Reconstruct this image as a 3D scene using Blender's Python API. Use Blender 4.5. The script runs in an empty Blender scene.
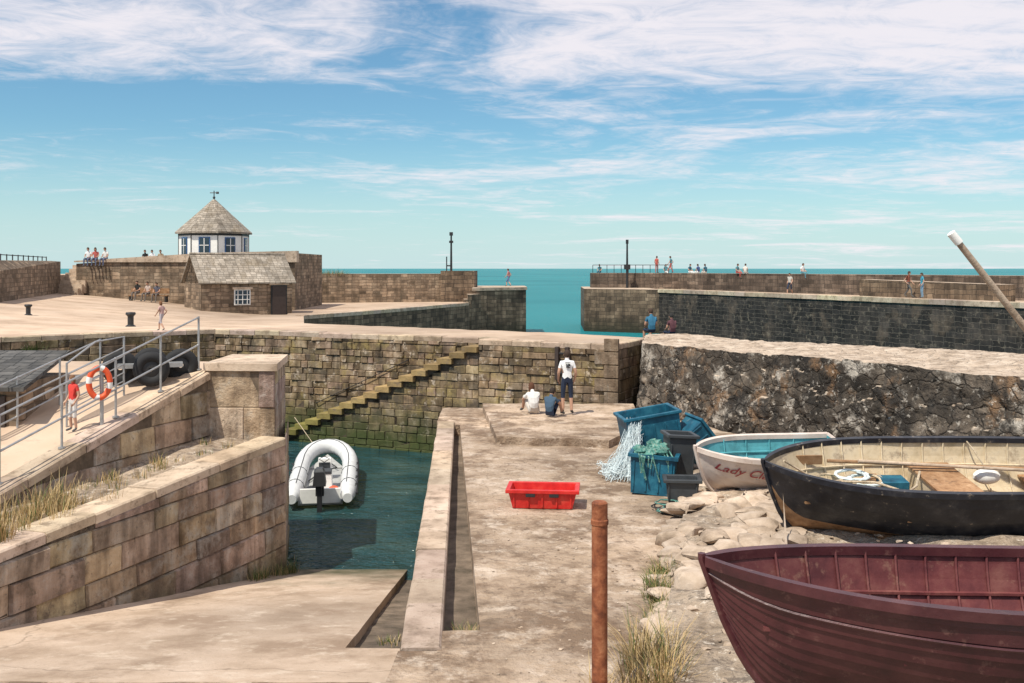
import bpy, bmesh, math, random
from math import sin, cos, pi, radians, sqrt
from mathutils import Vector, Matrix, noise
random.seed(7)
R = random.uniform
scene = bpy.context.scene
scene.view_settings.view_transform = 'Standard'
scene.view_settings.look = 'None'
scene.view_settings.exposure = 0

# ------------------------------------------------------------------ camera
cd = bpy.data.cameras.new("camera"); cam = bpy.data.objects.new("camera", cd)
scene.collection.objects.link(cam); scene.camera = cam
cam.location = (0, 0, 6.0); cam.rotation_euler = (radians(90), 0, 0)
cd.sensor_width = 36; cd.lens = 35.156; cd.shift_y = -0.0718
cd.clip_start = 0.1; cd.clip_end = 20000

# ------------------------------------------------------------------ light
sun_dir = Vector((-0.34, -0.38, 0.82)).normalized()
sd = bpy.data.lights.new("sun", 'SUN'); sd.energy = 5.0; sd.angle = radians(0.5); sd.color = (1, .94, .81)
so = bpy.data.objects.new("sun", sd); scene.collection.objects.link(so)
so.rotation_euler = sun_dir.to_track_quat('Z', 'Y').to_euler(); so.location = (-20, -40, 80)

def nn(nt, t, **kw):
    n = nt.nodes.new(t)
    for k, v in kw.items():
        setattr(n, k, v)
    return n

def world():
    w = bpy.data.worlds.new("World"); scene.world = w; w.use_nodes = True
    nt = w.node_tree; nt.nodes.clear(); L = nt.links.new
    out = nn(nt, 'ShaderNodeOutputWorld'); bg = nn(nt, 'ShaderNodeBackground'); bg.inputs[1].default_value = 0.1
    L(bg.outputs[0], out.inputs[0])
    sky = nn(nt, 'ShaderNodeTexSky', sky_type='NISHITA'); sky.sun_disc = False
    sky.sun_elevation = math.asin(sun_dir.z); sky.sun_rotation = math.atan2(sun_dir.x, sun_dir.y)
    sky.air_density = 1.0; sky.dust_density = 0.3; sky.ozone_density = 1.0
    tint = nn(nt, 'ShaderNodeMix', data_type='RGBA', blend_type='MULTIPLY'); tint.inputs[0].default_value = 1
    tint.inputs[7].default_value = (0.72, 1.06, 1.17, 1)
    L(sky.outputs[0], tint.inputs[6])
    tc = nn(nt, 'ShaderNodeTexCoord'); sep = nn(nt, 'ShaderNodeSeparateXYZ'); L(tc.outputs['Generated'], sep.inputs[0])
    hz = nn(nt, 'ShaderNodeMapRange', interpolation_type='SMOOTHSTEP'); hz.inputs[1].default_value = -.02; hz.inputs[2].default_value = .14; hz.inputs[3].default_value = .85; hz.inputs[4].default_value = 0
    L(sep.outputs[2], hz.inputs[0])
    hm = nn(nt, 'ShaderNodeMix', data_type='RGBA'); L(hz.outputs[0], hm.inputs[0]); L(tint.outputs[2], hm.inputs[6]); hm.inputs[7].default_value = (6.1, 7.9, 8.3, 1)
    add = nn(nt, 'ShaderNodeMath', operation='ADD'); add.inputs[1].default_value = 0.06; L(sep.outputs[2], add.inputs[0])
    mx = nn(nt, 'ShaderNodeMath', operation='MAXIMUM'); mx.inputs[1].default_value = 0.03; L(add.outputs[0], mx.inputs[0])
    dx = nn(nt, 'ShaderNodeMath', operation='DIVIDE'); L(sep.outputs[0], dx.inputs[0]); L(mx.outputs[0], dx.inputs[1])
    dy = nn(nt, 'ShaderNodeMath', operation='DIVIDE'); L(sep.outputs[1], dy.inputs[0]); L(mx.outputs[0], dy.inputs[1])
    cb = nn(nt, 'ShaderNodeCombineXYZ'); L(dx.outputs[0], cb.inputs[0]); L(dy.outputs[0], cb.inputs[1])
    mp = nn(nt, 'ShaderNodeMapping'); mp.inputs['Rotation'].default_value = (0, 0, -0.5); mp.inputs['Scale'].default_value = (0.75, 0.95, 1); mp.inputs['Location'].default_value = (2.1, 0.9, 0)
    L(cb.outputs[0], mp.inputs[0])
    n1 = nn(nt, 'ShaderNodeTexNoise'); n1.inputs['Scale'].default_value = 0.7; n1.inputs['Detail'].default_value = 6; n1.inputs['Roughness'].default_value = .62; n1.inputs['Distortion'].default_value = .9
    L(mp.outputs[0], n1.inputs['Vector'])
    n2 = nn(nt, 'ShaderNodeTexNoise'); n2.inputs['Scale'].default_value = 4; n2.inputs['Detail'].default_value = 6; n2.inputs['Roughness'].default_value = .7; n2.inputs['Distortion'].default_value = 1.2
    L(mp.outputs[0], n2.inputs['Vector'])
    a = nn(nt, 'ShaderNodeMath', operation='MULTIPLY_ADD'); a.inputs[1].default_value = 0.42; L(n2.outputs[0], a.inputs[0]); L(n1.outputs[0], a.inputs[2])
    el = nn(nt, 'ShaderNodeMapRange'); el.inputs[1].default_value = 0.03; el.inputs[2].default_value = 0.27; el.inputs[3].default_value = -0.09; el.inputs[4].default_value = 0.12
    L(sep.outputs[2], el.inputs[0])
    b = nn(nt, 'ShaderNodeMath', operation='ADD'); L(a.outputs[0], b.inputs[0]); L(el.outputs[0], b.inputs[1])
    b2 = nn(nt, 'ShaderNodeMath', operation='MULTIPLY_ADD'); b2.inputs[1].default_value = 0.13; L(sep.outputs[0], b2.inputs[0]); L(b.outputs[0], b2.inputs[2])
    cr = nn(nt, 'ShaderNodeMapRange', interpolation_type='SMOOTHSTEP'); cr.inputs[1].default_value = 0.62; cr.inputs[2].default_value = 0.95; cr.inputs[3].default_value = 0; cr.inputs[4].default_value = 0.92
    L(b2.outputs[0], cr.inputs[0])
    mix = nn(nt, 'ShaderNodeMix', data_type='RGBA'); L(cr.outputs[0], mix.inputs[0]); L(hm.outputs[2], mix.inputs[6])
    mix.inputs[7].default_value = (9.3, 8.8, 9.2, 1)
    L(mix.outputs[2], bg.inputs[0])
world()

# ------------------------------------------------------------------ materials
def ramp(nt, fac, cols, lo=.3, hi=.7):
    r = nn(nt, 'ShaderNodeValToRGB'); e = r.color_ramp.elements
    n = len(cols)
    while len(e) < n: e.new(.5)
    for i, c in enumerate(cols):
        e[i].position = lo + (hi - lo) * i / max(1, n - 1); e[i].color = (*c, 1)
    nt.links.new(fac, r.inputs[0]); return r.outputs[0]

def M(name, cols, scale=2.0, rough=.9, bump=.3, bscale=12, bdist=.02, brick=None, tint=0, tide=None, spots=(), metal=0, coat=0, big=.35, topcol=None, spec=.4, crack=None, cells=None, streak=0):
    m = bpy.data.materials.new(name); m.use_nodes = True; nt = m.node_tree; L = nt.links.new
    p = nt.nodes['Principled BSDF']; p.inputs['Roughness'].default_value = rough; p.inputs['Metallic'].default_value = metal
    p.inputs['Coat Weight'].default_value = coat; p.inputs['Specular IOR Level'].default_value = spec
    tc = nn(nt, 'ShaderNodeTexCoord'); V = tc.outputs['Object']
    def noise_(s, d=4, r=.62, dist=0):
        n = nn(nt, 'ShaderNodeTexNoise'); n.inputs['Scale'].default_value = s; n.inputs['Detail'].default_value = d
        n.inputs['Roughness'].default_value = r; n.inputs['Distortion'].default_value = dist; L(V, n.inputs['Vector']); return n.outputs[0]
    def mul(a, b):
        x = nn(nt, 'ShaderNodeMix', data_type='RGBA', blend_type='MULTIPLY'); x.inputs[0].default_value = 1; L(a, x.inputs[6]); L(b, x.inputs[7]); return x.outputs[2]
    def grey(fac, a, b, lo=.3, hi=.7):
        return ramp(nt, fac, [(a,) * 3, (b,) * 3], lo, hi)
    c = ramp(nt, noise_(scale), cols)
    if big: c = mul(c, grey(noise_(scale / 7, 1), 1 - big, 1 + big * .3))
    if tint:
        at = nn(nt, 'ShaderNodeAttribute', attribute_name='tint'); c = mul(c, at.outputs['Color'])
    if streak:  # weathering runs down vertical faces
        mps = nn(nt, 'ShaderNodeMapping'); mps.inputs['Scale'].default_value = (3.2, 3.2, .35); L(V, mps.inputs[0])
        ns = nn(nt, 'ShaderNodeTexNoise'); ns.inputs['Scale'].default_value = 1; ns.inputs['Detail'].default_value = 4; ns.inputs['Roughness'].default_value = .65; L(mps.outputs[0], ns.inputs['Vector'])
        c = mul(c, grey(ns.outputs[0], 1 - streak, 1.08, .38, .58))
    h = None
    if brick:
        bw, bh, mc, var = brick[:4]; ms = brick[4] if len(brick) > 4 else .02
        nv = nn(nt, 'ShaderNodeTexNoise'); nv.inputs['Scale'].default_value = 2.2; nv.inputs['Detail'].default_value = 1; L(tc.outputs['UV'], nv.inputs['Vector'])
        ad = nn(nt, 'ShaderNodeVectorMath', operation='MULTIPLY_ADD'); ad.inputs[1].default_value = (bh * .6,) * 3
        L(nv.outputs['Color'], ad.inputs[0]); L(tc.outputs['UV'], ad.inputs[2])
        b = nn(nt, 'ShaderNodeTexBrick'); b.inputs['Scale'].default_value = 1; b.inputs['Brick Width'].default_value = bw; b.inputs['Row Height'].default_value = bh
        b.inputs['Mortar Size'].default_value = ms; b.inputs['Mortar Smooth'].default_value = .5; b.squash = .7; b.squash_frequency = 3; b.offset_frequency = 3
        b.inputs['Color1'].default_value = (1 - var,) * 3 + (1,); b.inputs['Color2'].default_value = (1 + var * .4,) * 3 + (1,); b.inputs['Mortar'].default_value = (1, 1, 1, 1)
        L(ad.outputs[0], b.inputs['Vector'])
        c = mul(c, b.outputs['Color'])
        x = nn(nt, 'ShaderNodeMix', data_type='RGBA'); L(b.outputs['Fac'], x.inputs[0]); L(c, x.inputs[6]); x.inputs[7].default_value = (*mc, 1); c = x.outputs[2]
        h = b.outputs['Fac']
    if cells:
        mpn = nn(nt, 'ShaderNodeMapping'); mpn.inputs['Scale'].default_value = (1, 1, 1.5); L(V, mpn.inputs[0])
        nv = nn(nt, 'ShaderNodeTexNoise'); nv.inputs['Scale'].default_value = 2.5; nv.inputs['Detail'].default_value = 3; L(V, nv.inputs['Vector'])
        ad = nn(nt, 'ShaderNodeVectorMath', operation='MULTIPLY_ADD'); ad.inputs[1].default_value = (.45, .45, .45); L(nv.outputs['Color'], ad.inputs[0]); L(mpn.outputs[0], ad.inputs[2])
        vo = nn(nt, 'ShaderNodeTexVoronoi'); vo.inputs['Scale'].default_value = cells; L(ad.outputs[0], vo.inputs['Vector'])
        sp = nn(nt, 'ShaderNodeSeparateColor'); L(vo.outputs['Color'], sp.inputs[0])
        c = mul(c, grey(sp.outputs[0], .55, 1.35, 0, 1))
        ve = nn(nt, 'ShaderNodeTexVoronoi', feature='DISTANCE_TO_EDGE'); ve.inputs['Scale'].default_value = cells; L(ad.outputs[0], ve.inputs['Vector'])
        f = nn(nt, 'ShaderNodeMapRange'); f.inputs[1].default_value = .06; f.inputs[2].default_value = 0; f.inputs[3].default_value = 0; f.inputs[4].default_value = .8; L(ve.outputs[0], f.inputs[0])
        x = nn(nt, 'ShaderNodeMix', data_type='RGBA'); L(f.outputs[0], x.inputs[0]); L(c, x.inputs[6]); x.inputs[7].default_value = (.035, .028, .022, 1); c = x.outputs[2]
        h = f.outputs[0]
    for (sc, s, t0, t1, amt) in spots:
        f = nn(nt, 'ShaderNodeMapRange'); f.inputs[1].default_value = t0; f.inputs[2].default_value = t1; f.inputs[3].default_value = 0; f.inputs[4].default_value = amt
        L(noise_(s, 5, .72), f.inputs[0])
        x = nn(nt, 'ShaderNodeMix', data_type='RGBA'); L(f.outputs[0], x.inputs[0]); L(c, x.inputs[6]); x.inputs[7].default_value = (*sc, 1); c = x.outputs[2]
    if crack:
        nv = nn(nt, 'ShaderNodeTexNoise'); nv.inputs['Scale'].default_value = 1.3; nv.inputs['Detail'].default_value = 4; L(V, nv.inputs['Vector'])
        ad = nn(nt, 'ShaderNodeVectorMath', operation='MULTIPLY_ADD'); ad.inputs[1].default_value = (.9, .9, .9); L(nv.outputs['Color'], ad.inputs[0]); L(V, ad.inputs[2])
        vo = nn(nt, 'ShaderNodeTexVoronoi', feature='DISTANCE_TO_EDGE'); vo.inputs['Scale'].default_value = crack[0]; L(ad.outputs[0], vo.inputs['Vector'])
        f = nn(nt, 'ShaderNodeMapRange'); f.inputs[1].default_value = crack[1]; f.inputs[2].default_value = 0; f.inputs[3].default_value = 0; f.inputs[4].default_value = crack[2]; L(vo.outputs[0], f.inputs[0])
        x = nn(nt, 'ShaderNodeMix', data_type='RGBA'); L(f.outputs[0], x.inputs[0]); L(c, x.inputs[6]); x.inputs[7].default_value = (.14, .10, .07, 1); c = x.outputs[2]
    geo = nn(nt, 'ShaderNodeNewGeometry')
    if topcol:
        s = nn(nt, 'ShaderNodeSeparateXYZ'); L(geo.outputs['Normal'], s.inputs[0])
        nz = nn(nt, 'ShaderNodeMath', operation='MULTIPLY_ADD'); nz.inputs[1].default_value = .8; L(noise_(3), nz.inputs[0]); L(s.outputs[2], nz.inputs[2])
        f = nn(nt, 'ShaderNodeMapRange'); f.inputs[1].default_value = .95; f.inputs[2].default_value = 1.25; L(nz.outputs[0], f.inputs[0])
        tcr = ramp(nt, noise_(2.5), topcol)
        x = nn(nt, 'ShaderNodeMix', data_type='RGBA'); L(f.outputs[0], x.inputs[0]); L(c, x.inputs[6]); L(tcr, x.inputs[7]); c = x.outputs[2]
    if tide:
        z0, z1, tcl = tide
        s = nn(nt, 'ShaderNodeSeparateXYZ'); L(geo.outputs['Position'], s.inputs[0])
        nz = nn(nt, 'ShaderNodeMath', operation='MULTIPLY_ADD'); nz.inputs[1].default_value = 1.2; L(noise_(1.2), nz.inputs[0]); L(s.outputs[2], nz.inputs[2])
        f = nn(nt, 'ShaderNodeMapRange'); f.inputs[1].default_value = z1 + .6; f.inputs[2].default_value = z0 + .6; f.inputs[3].default_value = 0; f.inputs[4].default_value = .9
        L(nz.outputs[0], f.inputs[0])
        x = nn(nt, 'ShaderNodeMix', data_type='RGBA'); L(f.outputs[0], x.inputs[0]); L(c, x.inputs[6]); x.inputs[7].default_value = (*tcl, 1); c = x.outputs[2]
    L(c, p.inputs['Base Color'])
    if bump:
        bn = nn(nt, 'ShaderNodeBump'); bn.inputs['Strength'].default_value = bump; bn.inputs['Distance'].default_value = bdist
        L(noise_(bscale, 3, .7), bn.inputs['Height']); last = bn
        if h:
            b2 = nn(nt, 'ShaderNodeBump'); b2.invert = True; b2.inputs['Strength'].default_value = .8; b2.inputs['Distance'].default_value = .04
            L(h, b2.inputs['Height']); L(bn.outputs[0], b2.inputs['Normal']); last = b2
        L(last.outputs[0], p.inputs['Normal'])
    return m

def flat(name, c, rough=.5, metal=0, coat=0, var=.25, bump=0, scale=6):
    d = tuple(x * (1 - var) for x in c); e = tuple(min(1, x * (1 + var * .4)) for x in c)
    return M(name, [d, c, e], scale=scale, rough=rough, bump=bump, bscale=30, bdist=.005, metal=metal, coat=coat, big=0)

m_quay = M("weathered_quay_concrete", [(.21, .14, .09), (.48, .355, .255), (.63, .49, .38)], scale=1.3, bump=.8, bscale=9, bdist=.06, big=.45,
           spots=[((.17, .11, .07), .8, .49, .59, .85), ((.66, .55, .45), 2.3, .53, .66, .55), ((.11, .075, .05), 7, .56, .66, .65), ((.38, .275, .19), 3.3, .54, .60, .55)], crack=(.33, .006, .5))
m_slip = M("slipway_concrete", [(.40, .29, .205), (.55, .415, .31), (.63, .49, .38)], scale=1.1, bump=.5, bscale=14, bdist=.02,
           tide=(-.1, .5, (.06, .065, .03)), spots=[((.25, .17, .115), .7, .50, .64, .7), ((.2, .15, .11), 20, .59, .70, .6), ((.67, .56, .45), 2.6, .55, .68, .5)], crack=(.16, .004, .5))
m_plaza = M("plaza_paving", [(.40, .28, .20), (.54, .40, .29), (.61, .465, .355)], scale=.5, bump=.3, bscale=6, spots=[((.28, .195, .13), .35, .52, .7, .55), ((.3, .21, .15), 4, .57, .70, .45)])
m_gutter = M("gutter_silt", [(.08, .062, .042), (.16, .12, .088), (.25, .19, .14)], scale=3, bump=.6, bscale=20)
m_gran = M("granite_block", [(.24, .165, .11), (.45, .335, .24), (.58, .455, .345)], scale=2.2, bump=.8, bscale=16, bdist=.035, tint=1, tide=(-.2, .8, (.06, .07, .025)), streak=.45,
           spots=[((.13, .09, .065), 1.7, .52, .66, .75), ((.37, .355, .32), 1.1, .53, .66, .6), ((.10, .08, .055), 9, .58, .67, .65)])
m_mort = M("wall_mortar", [(.07, .054, .037), (.13, .095, .066), (.19, .14, .10)], scale=5, bump=.4, tide=(-.2, .9, (.03, .035, .015)))
m_cope = M("coping_stone", [(.33, .245, .175), (.54, .415, .31), (.64, .515, .395)], scale=2, bump=.7, tint=1, spots=[((.2, .145, .10), 3, .53, .65, .7), ((.13, .10, .075), 12, .60, .69, .65)])
m_pier = M("pier_stone", [(.11, .075, .042), (.29, .205, .125), (.46, .345, .23)], scale=2.5, bump=.6, tint=1, tide=(.3, 1.6, (.045, .065, .015)), streak=.45, spots=[((.38, .28, .11), 1.3, .54, .66, .65), ((.62, .51, .40), 3, .57, .65, .65), ((.07, .058, .045), 1.0, .52, .64, .65)])
m_wallf = M("rubble_masonry", [(.15, .105, .066), (.31, .22, .15), (.43, .325, .23)], scale=1, bump=.5, bscale=5, brick=(.6, .24, (.15, .11, .075), .5), spots=[((.09, .07, .048), .6, .52, .64, .6), ((.5, .4, .3), 3, .6, .7, .5)], streak=.3)
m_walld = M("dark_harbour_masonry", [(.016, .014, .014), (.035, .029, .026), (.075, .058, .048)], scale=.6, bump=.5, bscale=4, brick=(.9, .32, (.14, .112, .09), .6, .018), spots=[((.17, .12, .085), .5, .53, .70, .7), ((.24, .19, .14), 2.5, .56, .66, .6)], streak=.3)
m_eastp = M("parapet_masonry", [(.10, .07, .05), (.19, .135, .10), (.27, .20, .15)], scale=.6, bump=.5, bscale=4, brick=(.9, .32, (.07, .055, .045), .5, .02), streak=.35)
m_head = M("pier_head_masonry", [(.10, .068, .045), (.21, .145, .095), (.32, .23, .155)], scale=.8, bump=.5, bscale=4, brick=(.8, .34, (.06, .045, .035), .5, .02), tide=(.2, 1.4, (.025, .025, .014)), streak=.35)
m_rock = M("boulder_wall_rock", [(.055, .044, .035), (.125, .098, .075), (.235, .19, .148)], scale=1.8, bump=1.0, bscale=7, bdist=.07, cells=1.9, big=.5, streak=.4,
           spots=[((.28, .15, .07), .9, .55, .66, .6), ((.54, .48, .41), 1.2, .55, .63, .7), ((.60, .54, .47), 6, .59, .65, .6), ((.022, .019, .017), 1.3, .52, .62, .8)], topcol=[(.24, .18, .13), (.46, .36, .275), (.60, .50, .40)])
m_rubble = M("pale_stone", [(.28, .205, .145), (.50, .385, .29), (.62, .50, .40)], scale=3, bump=.6, bscale=14, spots=[((.2, .15, .11), 4, .55, .68, .5)])
m_earth = M("stony_ground", [(.17, .125, .088), (.40, .31, .23), (.62, .52, .42)], scale=3, bump=1.0, bscale=8, bdist=.08, spots=[((.11, .08, .06), 3, .51, .60, .8), ((.66, .58, .49), 7, .57, .64, .7)])
m_slate = M("slate_roof", [(.25, .205, .16), (.38, .325, .265), (.47, .41, .345)], scale=2, bump=.4, brick=(.35, .22, (.14, .115, .09), .35, .012), spots=[((.2, .15, .09), .9, .53, .66, .5)])
m_dslate = M("dark_slate", [(.06, .06, .06), (.11, .105, .10), (.16, .15, .14)], scale=3, bump=.4, brick=(.3, .2, (.03, .03, .03), .3, .012))
m_white = flat("white_render", (.80, .79, .76), .7, var=.08)
m_dark = flat("dark_opening", (.02, .022, .025), .3)
m_glass = flat("window_glass", (.03, .05, .07), .08)
m_blue = flat("blue_frame", (.05, .12, .28), .4)
m_door = flat("door_wood", (.05, .035, .03), .6)
m_galv = flat("galvanised_steel", (.42, .42, .42), .45, metal=.6, var=.3)
m_iron = flat("black_iron", (.025, .025, .027), .5)
m_rubber = flat("tyre_rubber", (.02, .02, .022), .8)
m_orange = flat("life_ring_orange", (.75, .10, .03), .5)
m_rust = M("rusted_iron", [(.10, .028, .014), (.27, .085, .035), (.42, .17, .08)], scale=9, rough=.85, bump=.6, bscale=40, bdist=.01, big=.2)
m_red = M("red_plastic", [(.46, .014, .012), (.60, .022, .018), (.64, .06, .04)], scale=5, rough=.45, bump=.1, big=.15, spots=[((.3, .08, .06), 6, .6, .75, .5)])
m_bluep = M("blue_plastic", [(.006, .055, .10), (.010, .11, .18), (.03, .18, .26)], scale=4, rough=.5, bump=.15, big=.3, spots=[((.25, .3, .3), 6, .62, .75, .5)])
m_grayp = flat("grey_plastic", (.045, .05, .055), .5)
m_net = flat("net_twine", (.62, .70, .72), .8, var=.3)
m_green_net = M("green_net", [(.03, .14, .12), (.12, .33, .28), (.4, .5, .42)], scale=18, bump=.9, bscale=40, bdist=.03)
m_tube = flat("inflatable_tube_fabric", (.62, .63, .63), .5, var=.12)
m_deckg = flat("dinghy_deck", (.36, .36, .35), .7)
m_maroon = M("maroon_hull_paint", [(.036, .009, .012), (.072, .017, .021), (.11, .035, .036)], scale=2, rough=.42, bump=.2, bscale=14, spots=[((.24, .12, .10), 6, .59, .70, .45), ((.03, .008, .01), 1.5, .55, .7, .6)], spec=.5)
m_maroon2 = M("maroon_inner_paint", [(.08, .018, .022), (.135, .035, .036), (.19, .07, .06)], scale=4, rough=.6, bump=.2, spots=[((.3, .17, .12), 5, .58, .7, .5)])
m_black = M("black_hull_paint", [(.008, .009, .014), (.016, .018, .026), (.05, .05, .055)], scale=4, rough=.4, bump=.15, spots=[((.3, .24, .18), 8, .62, .70, .7)])
m_varn = M("worn_wood", [(.20, .10, .045), (.36, .20, .10), (.48, .30, .17)], scale=6, rough=.6, bump=.3, spots=[((.08, .05, .03), 5, .58, .68, .7)])
m_cream = M("cream_boat_paint", [(.40, .31, .19), (.58, .47, .32), (.64, .55, .41)], scale=3, rough=.6, bump=.2, spots=[((.20, .125, .07), 3, .54, .66, .65)])
m_pinkw = M("pale_pink_paint", [(.58, .46, .40), (.70, .59, .52), (.75, .66, .60)], scale=3, rough=.5, bump=.15, spots=[((.35, .22, .16), 7, .60, .69, .5)])
m_cyan = flat("cyan_inner_paint", (.09, .34, .39), .6, var=.35)
m_letter = flat("red_lettering", (.30, .05, .06), .5)
m_rope = M("rope", [(.36, .27, .17), (.56, .45, .32), (.62, .52, .4)], scale=30, bump=.6, bscale=60)
m_grass_g = M("green_grass", [(.05, .075, .015), (.09, .125, .03), (.15, .17, .05)], scale=3, bump=0, rough=.7, big=0)
m_grass_d = M("dry_grass", [(.30, .19, .08), (.48, .34, .16), (.56, .44, .25)], scale=3, bump=0, rough=.8, big=0)

# ------------------------------------------------------------------ mesh builder
class B:
    def __init__(s): s.v = []; s.f = []; s.mi = []; s.mats = []; s.tn = []
    def add(s, vs, fs, mat, mx=None, tint=1.0):
        if mat not in s.mats: s.mats.append(mat)
        i = s.mats.index(mat); o = len(s.v)
        s.v += [(mx @ Vector(p)) if mx else Vector(p) for p in vs]
        for f in fs:
            s.f.append([o + k for k in f]); s.mi.append(i); s.tn.append(tint)
    def box(s, c, d, mat, mx=None, rz=0, rx=0, ry=0, tint=1.0, top=None):
        x, y, z = (k / 2 for k in d); tx, ty = top if top else (1, 1)
        vs = [(-x, -y, -z), (x, -y, -z), (x, y, -z), (-x, y, -z), (-x * tx, -y * ty, z), (x * tx, -y * ty, z), (x * tx, y * ty, z), (-x * tx, y * ty, z)]
        T = Matrix.Translation(c) @ Matrix.Rotation(rz, 4, 'Z') @ Matrix.Rotation(ry, 4, 'Y') @ Matrix.Rotation(rx, 4, 'X')
        if mx: T = mx @ T
        s.add(vs, [(0, 3, 2, 1), (4, 5, 6, 7), (0, 1, 5, 4), (1, 2, 6, 5), (2, 3, 7, 6), (3, 0, 4, 7)], mat, T, tint)
    def tube(s, pts, r, mat, n=8, closed=False, mx=None, cap=True):
        pts = [Vector(p) for p in pts]; N = len(pts); rr = r if isinstance(r, (list, tuple)) else [r] * N
        vs = []; prev = None
        for i, p in enumerate(pts):
            if closed: d = pts[(i + 1) % N] - pts[i - 1]
            else: d = pts[min(i + 1, N - 1)] - pts[max(i - 1, 0)]
            d = d.normalized() if d.length > 1e-9 else Vector((0, 0, 1))
            if prev is None:
                a = Vector((0, 0, 1)) if abs(d.z) < .9 else Vector((1, 0, 0))
                u = d.cross(a).normalized()
            else:
                u = (prev - d * prev.dot(d)); u = u.normalized() if u.length > 1e-6 else d.orthogonal().normalized()
            prev = u; w = d.cross(u)
            for k in range(n):
                a = 2 * pi * k / n; vs.append(p + (u * cos(a) + w * sin(a)) * rr[i])
        fs = []
        for i in range(N if closed else N - 1):
            j = (i + 1) % N
            for k in range(n):
                fs.append((i * n + k, i * n + (k + 1) % n, j * n + (k + 1) % n, j * n + k))
        if not closed and cap:
            fs.append(tuple(reversed(range(n)))); fs.append(tuple((N - 1) * n + k for k in range(n)))
        s.add(vs, fs, mat, mx)
    def lathe(s, prof, n, mat, mx=None, ph=0):
        vs = []; fs = []
        for r, z in prof:
            for k in range(n):
                a = 2 * pi * k / n + ph; vs.append((r * cos(a), r * sin(a), z))
        for i in range(len(prof) - 1):
            for k in range(n): fs.append((i * n + k, i * n + (k + 1) % n, (i + 1) * n + (k + 1) % n, (i + 1) * n + k))
        s.add(vs, fs, mat, mx)
    def ball(s, c, r, mat, mx=None, nu=10, nv=7, jit=0):
        if not isinstance(r, (tuple, list)): r = (r, r, r)
        vs = []; fs = []
        for i in range(nv + 1):
            t = pi * i / nv
            for k in range(nu):
                a = 2 * pi * k / nu; d = Vector((sin(t) * cos(a), sin(t) * sin(a), cos(t)))
                q = 1 + (jit * noise.noise(Vector(c) * 3.1 + d * 1.3) if jit else 0)
                vs.append((c[0] + d.x * r[0] * q, c[1] + d.y * r[1] * q, c[2] + d.z * r[2] * q))
        for i in range(nv):
            for k in range(nu): fs.append((i * nu + k, (i + 1) * nu + k, (i + 1) * nu + (k + 1) % nu, i * nu + (k + 1) % nu))
        s.add(vs, fs, mat, mx)
    def done(s, name, smooth=None, bevel=0, loc=None, mx=None):
        me = bpy.data.meshes.new(name); me.from_pydata([tuple(v) for v in s.v], [], s.f)
        for m in s.mats: me.materials.append(m)
        me.polygons.foreach_set('material_index', s.mi)
        me.update()
        finish_uv(me)
        ca = me.color_attributes.new('tint', 'FLOAT_COLOR', 'CORNER')
        for p, t in zip(me.polygons, s.tn):
            tt = t if isinstance(t, tuple) else (t, t, t)
            for li in p.loop_indices: ca.data[li].color = (*tt, 1)
        if smooth:
            me.shade_smooth(); me.set_sharp_from_angle(angle=radians(smooth))
        ob = bpy.data.objects.new(name, me); scene.collection.objects.link(ob)
        if mx: ob.matrix_world = mx
        if bevel:
            b = ob.modifiers.new('bev', 'BEVEL'); b.width = bevel; b.segments = 2; b.limit_method = 'ANGLE'
        return ob

def finish_uv(me):
    uv = me.uv_layers.new(name='UVMap')
    for p in me.polygons:
        n = p.normal
        if abs(n.z) > .95: t = Vector((1, 0, 0)); b = Vector((0, 1, 0))
        else:
            t = Vector((0, 0, 1)).cross(n).normalized(); b = n.cross(t)
        for li in p.loop_indices:
            co = me.vertices[me.loops[li].vertex_index].co
            uv.data[li].uv = (co.dot(t), co.dot(b))

def sheet(name, pts, zf, mat, step=1.0, skirt=0, amp=0.0, skirt_mat=None):
    bm = bmesh.new(); bm.faces.new([bm.verts.new((x, y, 0)) for x, y in pts])
    xs = [p[0] for p in pts]; ys = [p[1] for p in pts]
    for ax, lo, hi in ((0, min(xs), max(xs)), (1, min(ys), max(ys))):
        k = math.floor(lo / step) * step + step
        while k < hi:
            co = [0, 0, 0]; co[ax] = k; no = [0, 0, 0]; no[ax] = 1
            bmesh.ops.bisect_plane(bm, geom=bm.verts[:] + bm.edges[:] + bm.faces[:], plane_co=co, plane_no=no, dist=1e-5); k += step
    bmesh.ops.recalc_face_normals(bm, faces=bm.faces[:])
    if sum(f.normal.z for f in bm.faces) < 0: bmesh.ops.reverse_faces(bm, faces=bm.faces[:])
    for v in bm.verts:
        v.co.z = zf(v.co.x, v.co.y) + amp * (noise.noise(Vector((v.co.x * .9, v.co.y * .9, 3))) + .5 * noise.noise(Vector((v.co.x * 3, v.co.y * 3, 7))))
    if skirt:
        be = [e for e in bm.edges if e.is_boundary]
        r = bmesh.ops.extrude_edge_only(bm, edges=be)
        nv = [g for g in r['geom'] if isinstance(g, bmesh.types.BMVert)]
        for v in nv: v.co.z -= skirt
        for g in r['geom']:
            if isinstance(g, bmesh.types.BMFace): g.material_index = 1 if skirt_mat else 0
        bmesh.ops.recalc_face_normals(bm, faces=bm.faces[:])
    me = bpy.data.meshes.new(name); bm.to_mesh(me); bm.free()
    me.materials.append(mat)
    if skirt_mat: me.materials.append(skirt_mat)
    finish_uv(me)
    ca = me.color_attributes.new('tint', 'FLOAT_COLOR', 'CORNER')
    ca.data.foreach_set('color', [1.0] * (4 * len(ca.data)))
    ob = bpy.data.objects.new(name, me); scene.collection.objects.link(ob); return ob

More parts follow.
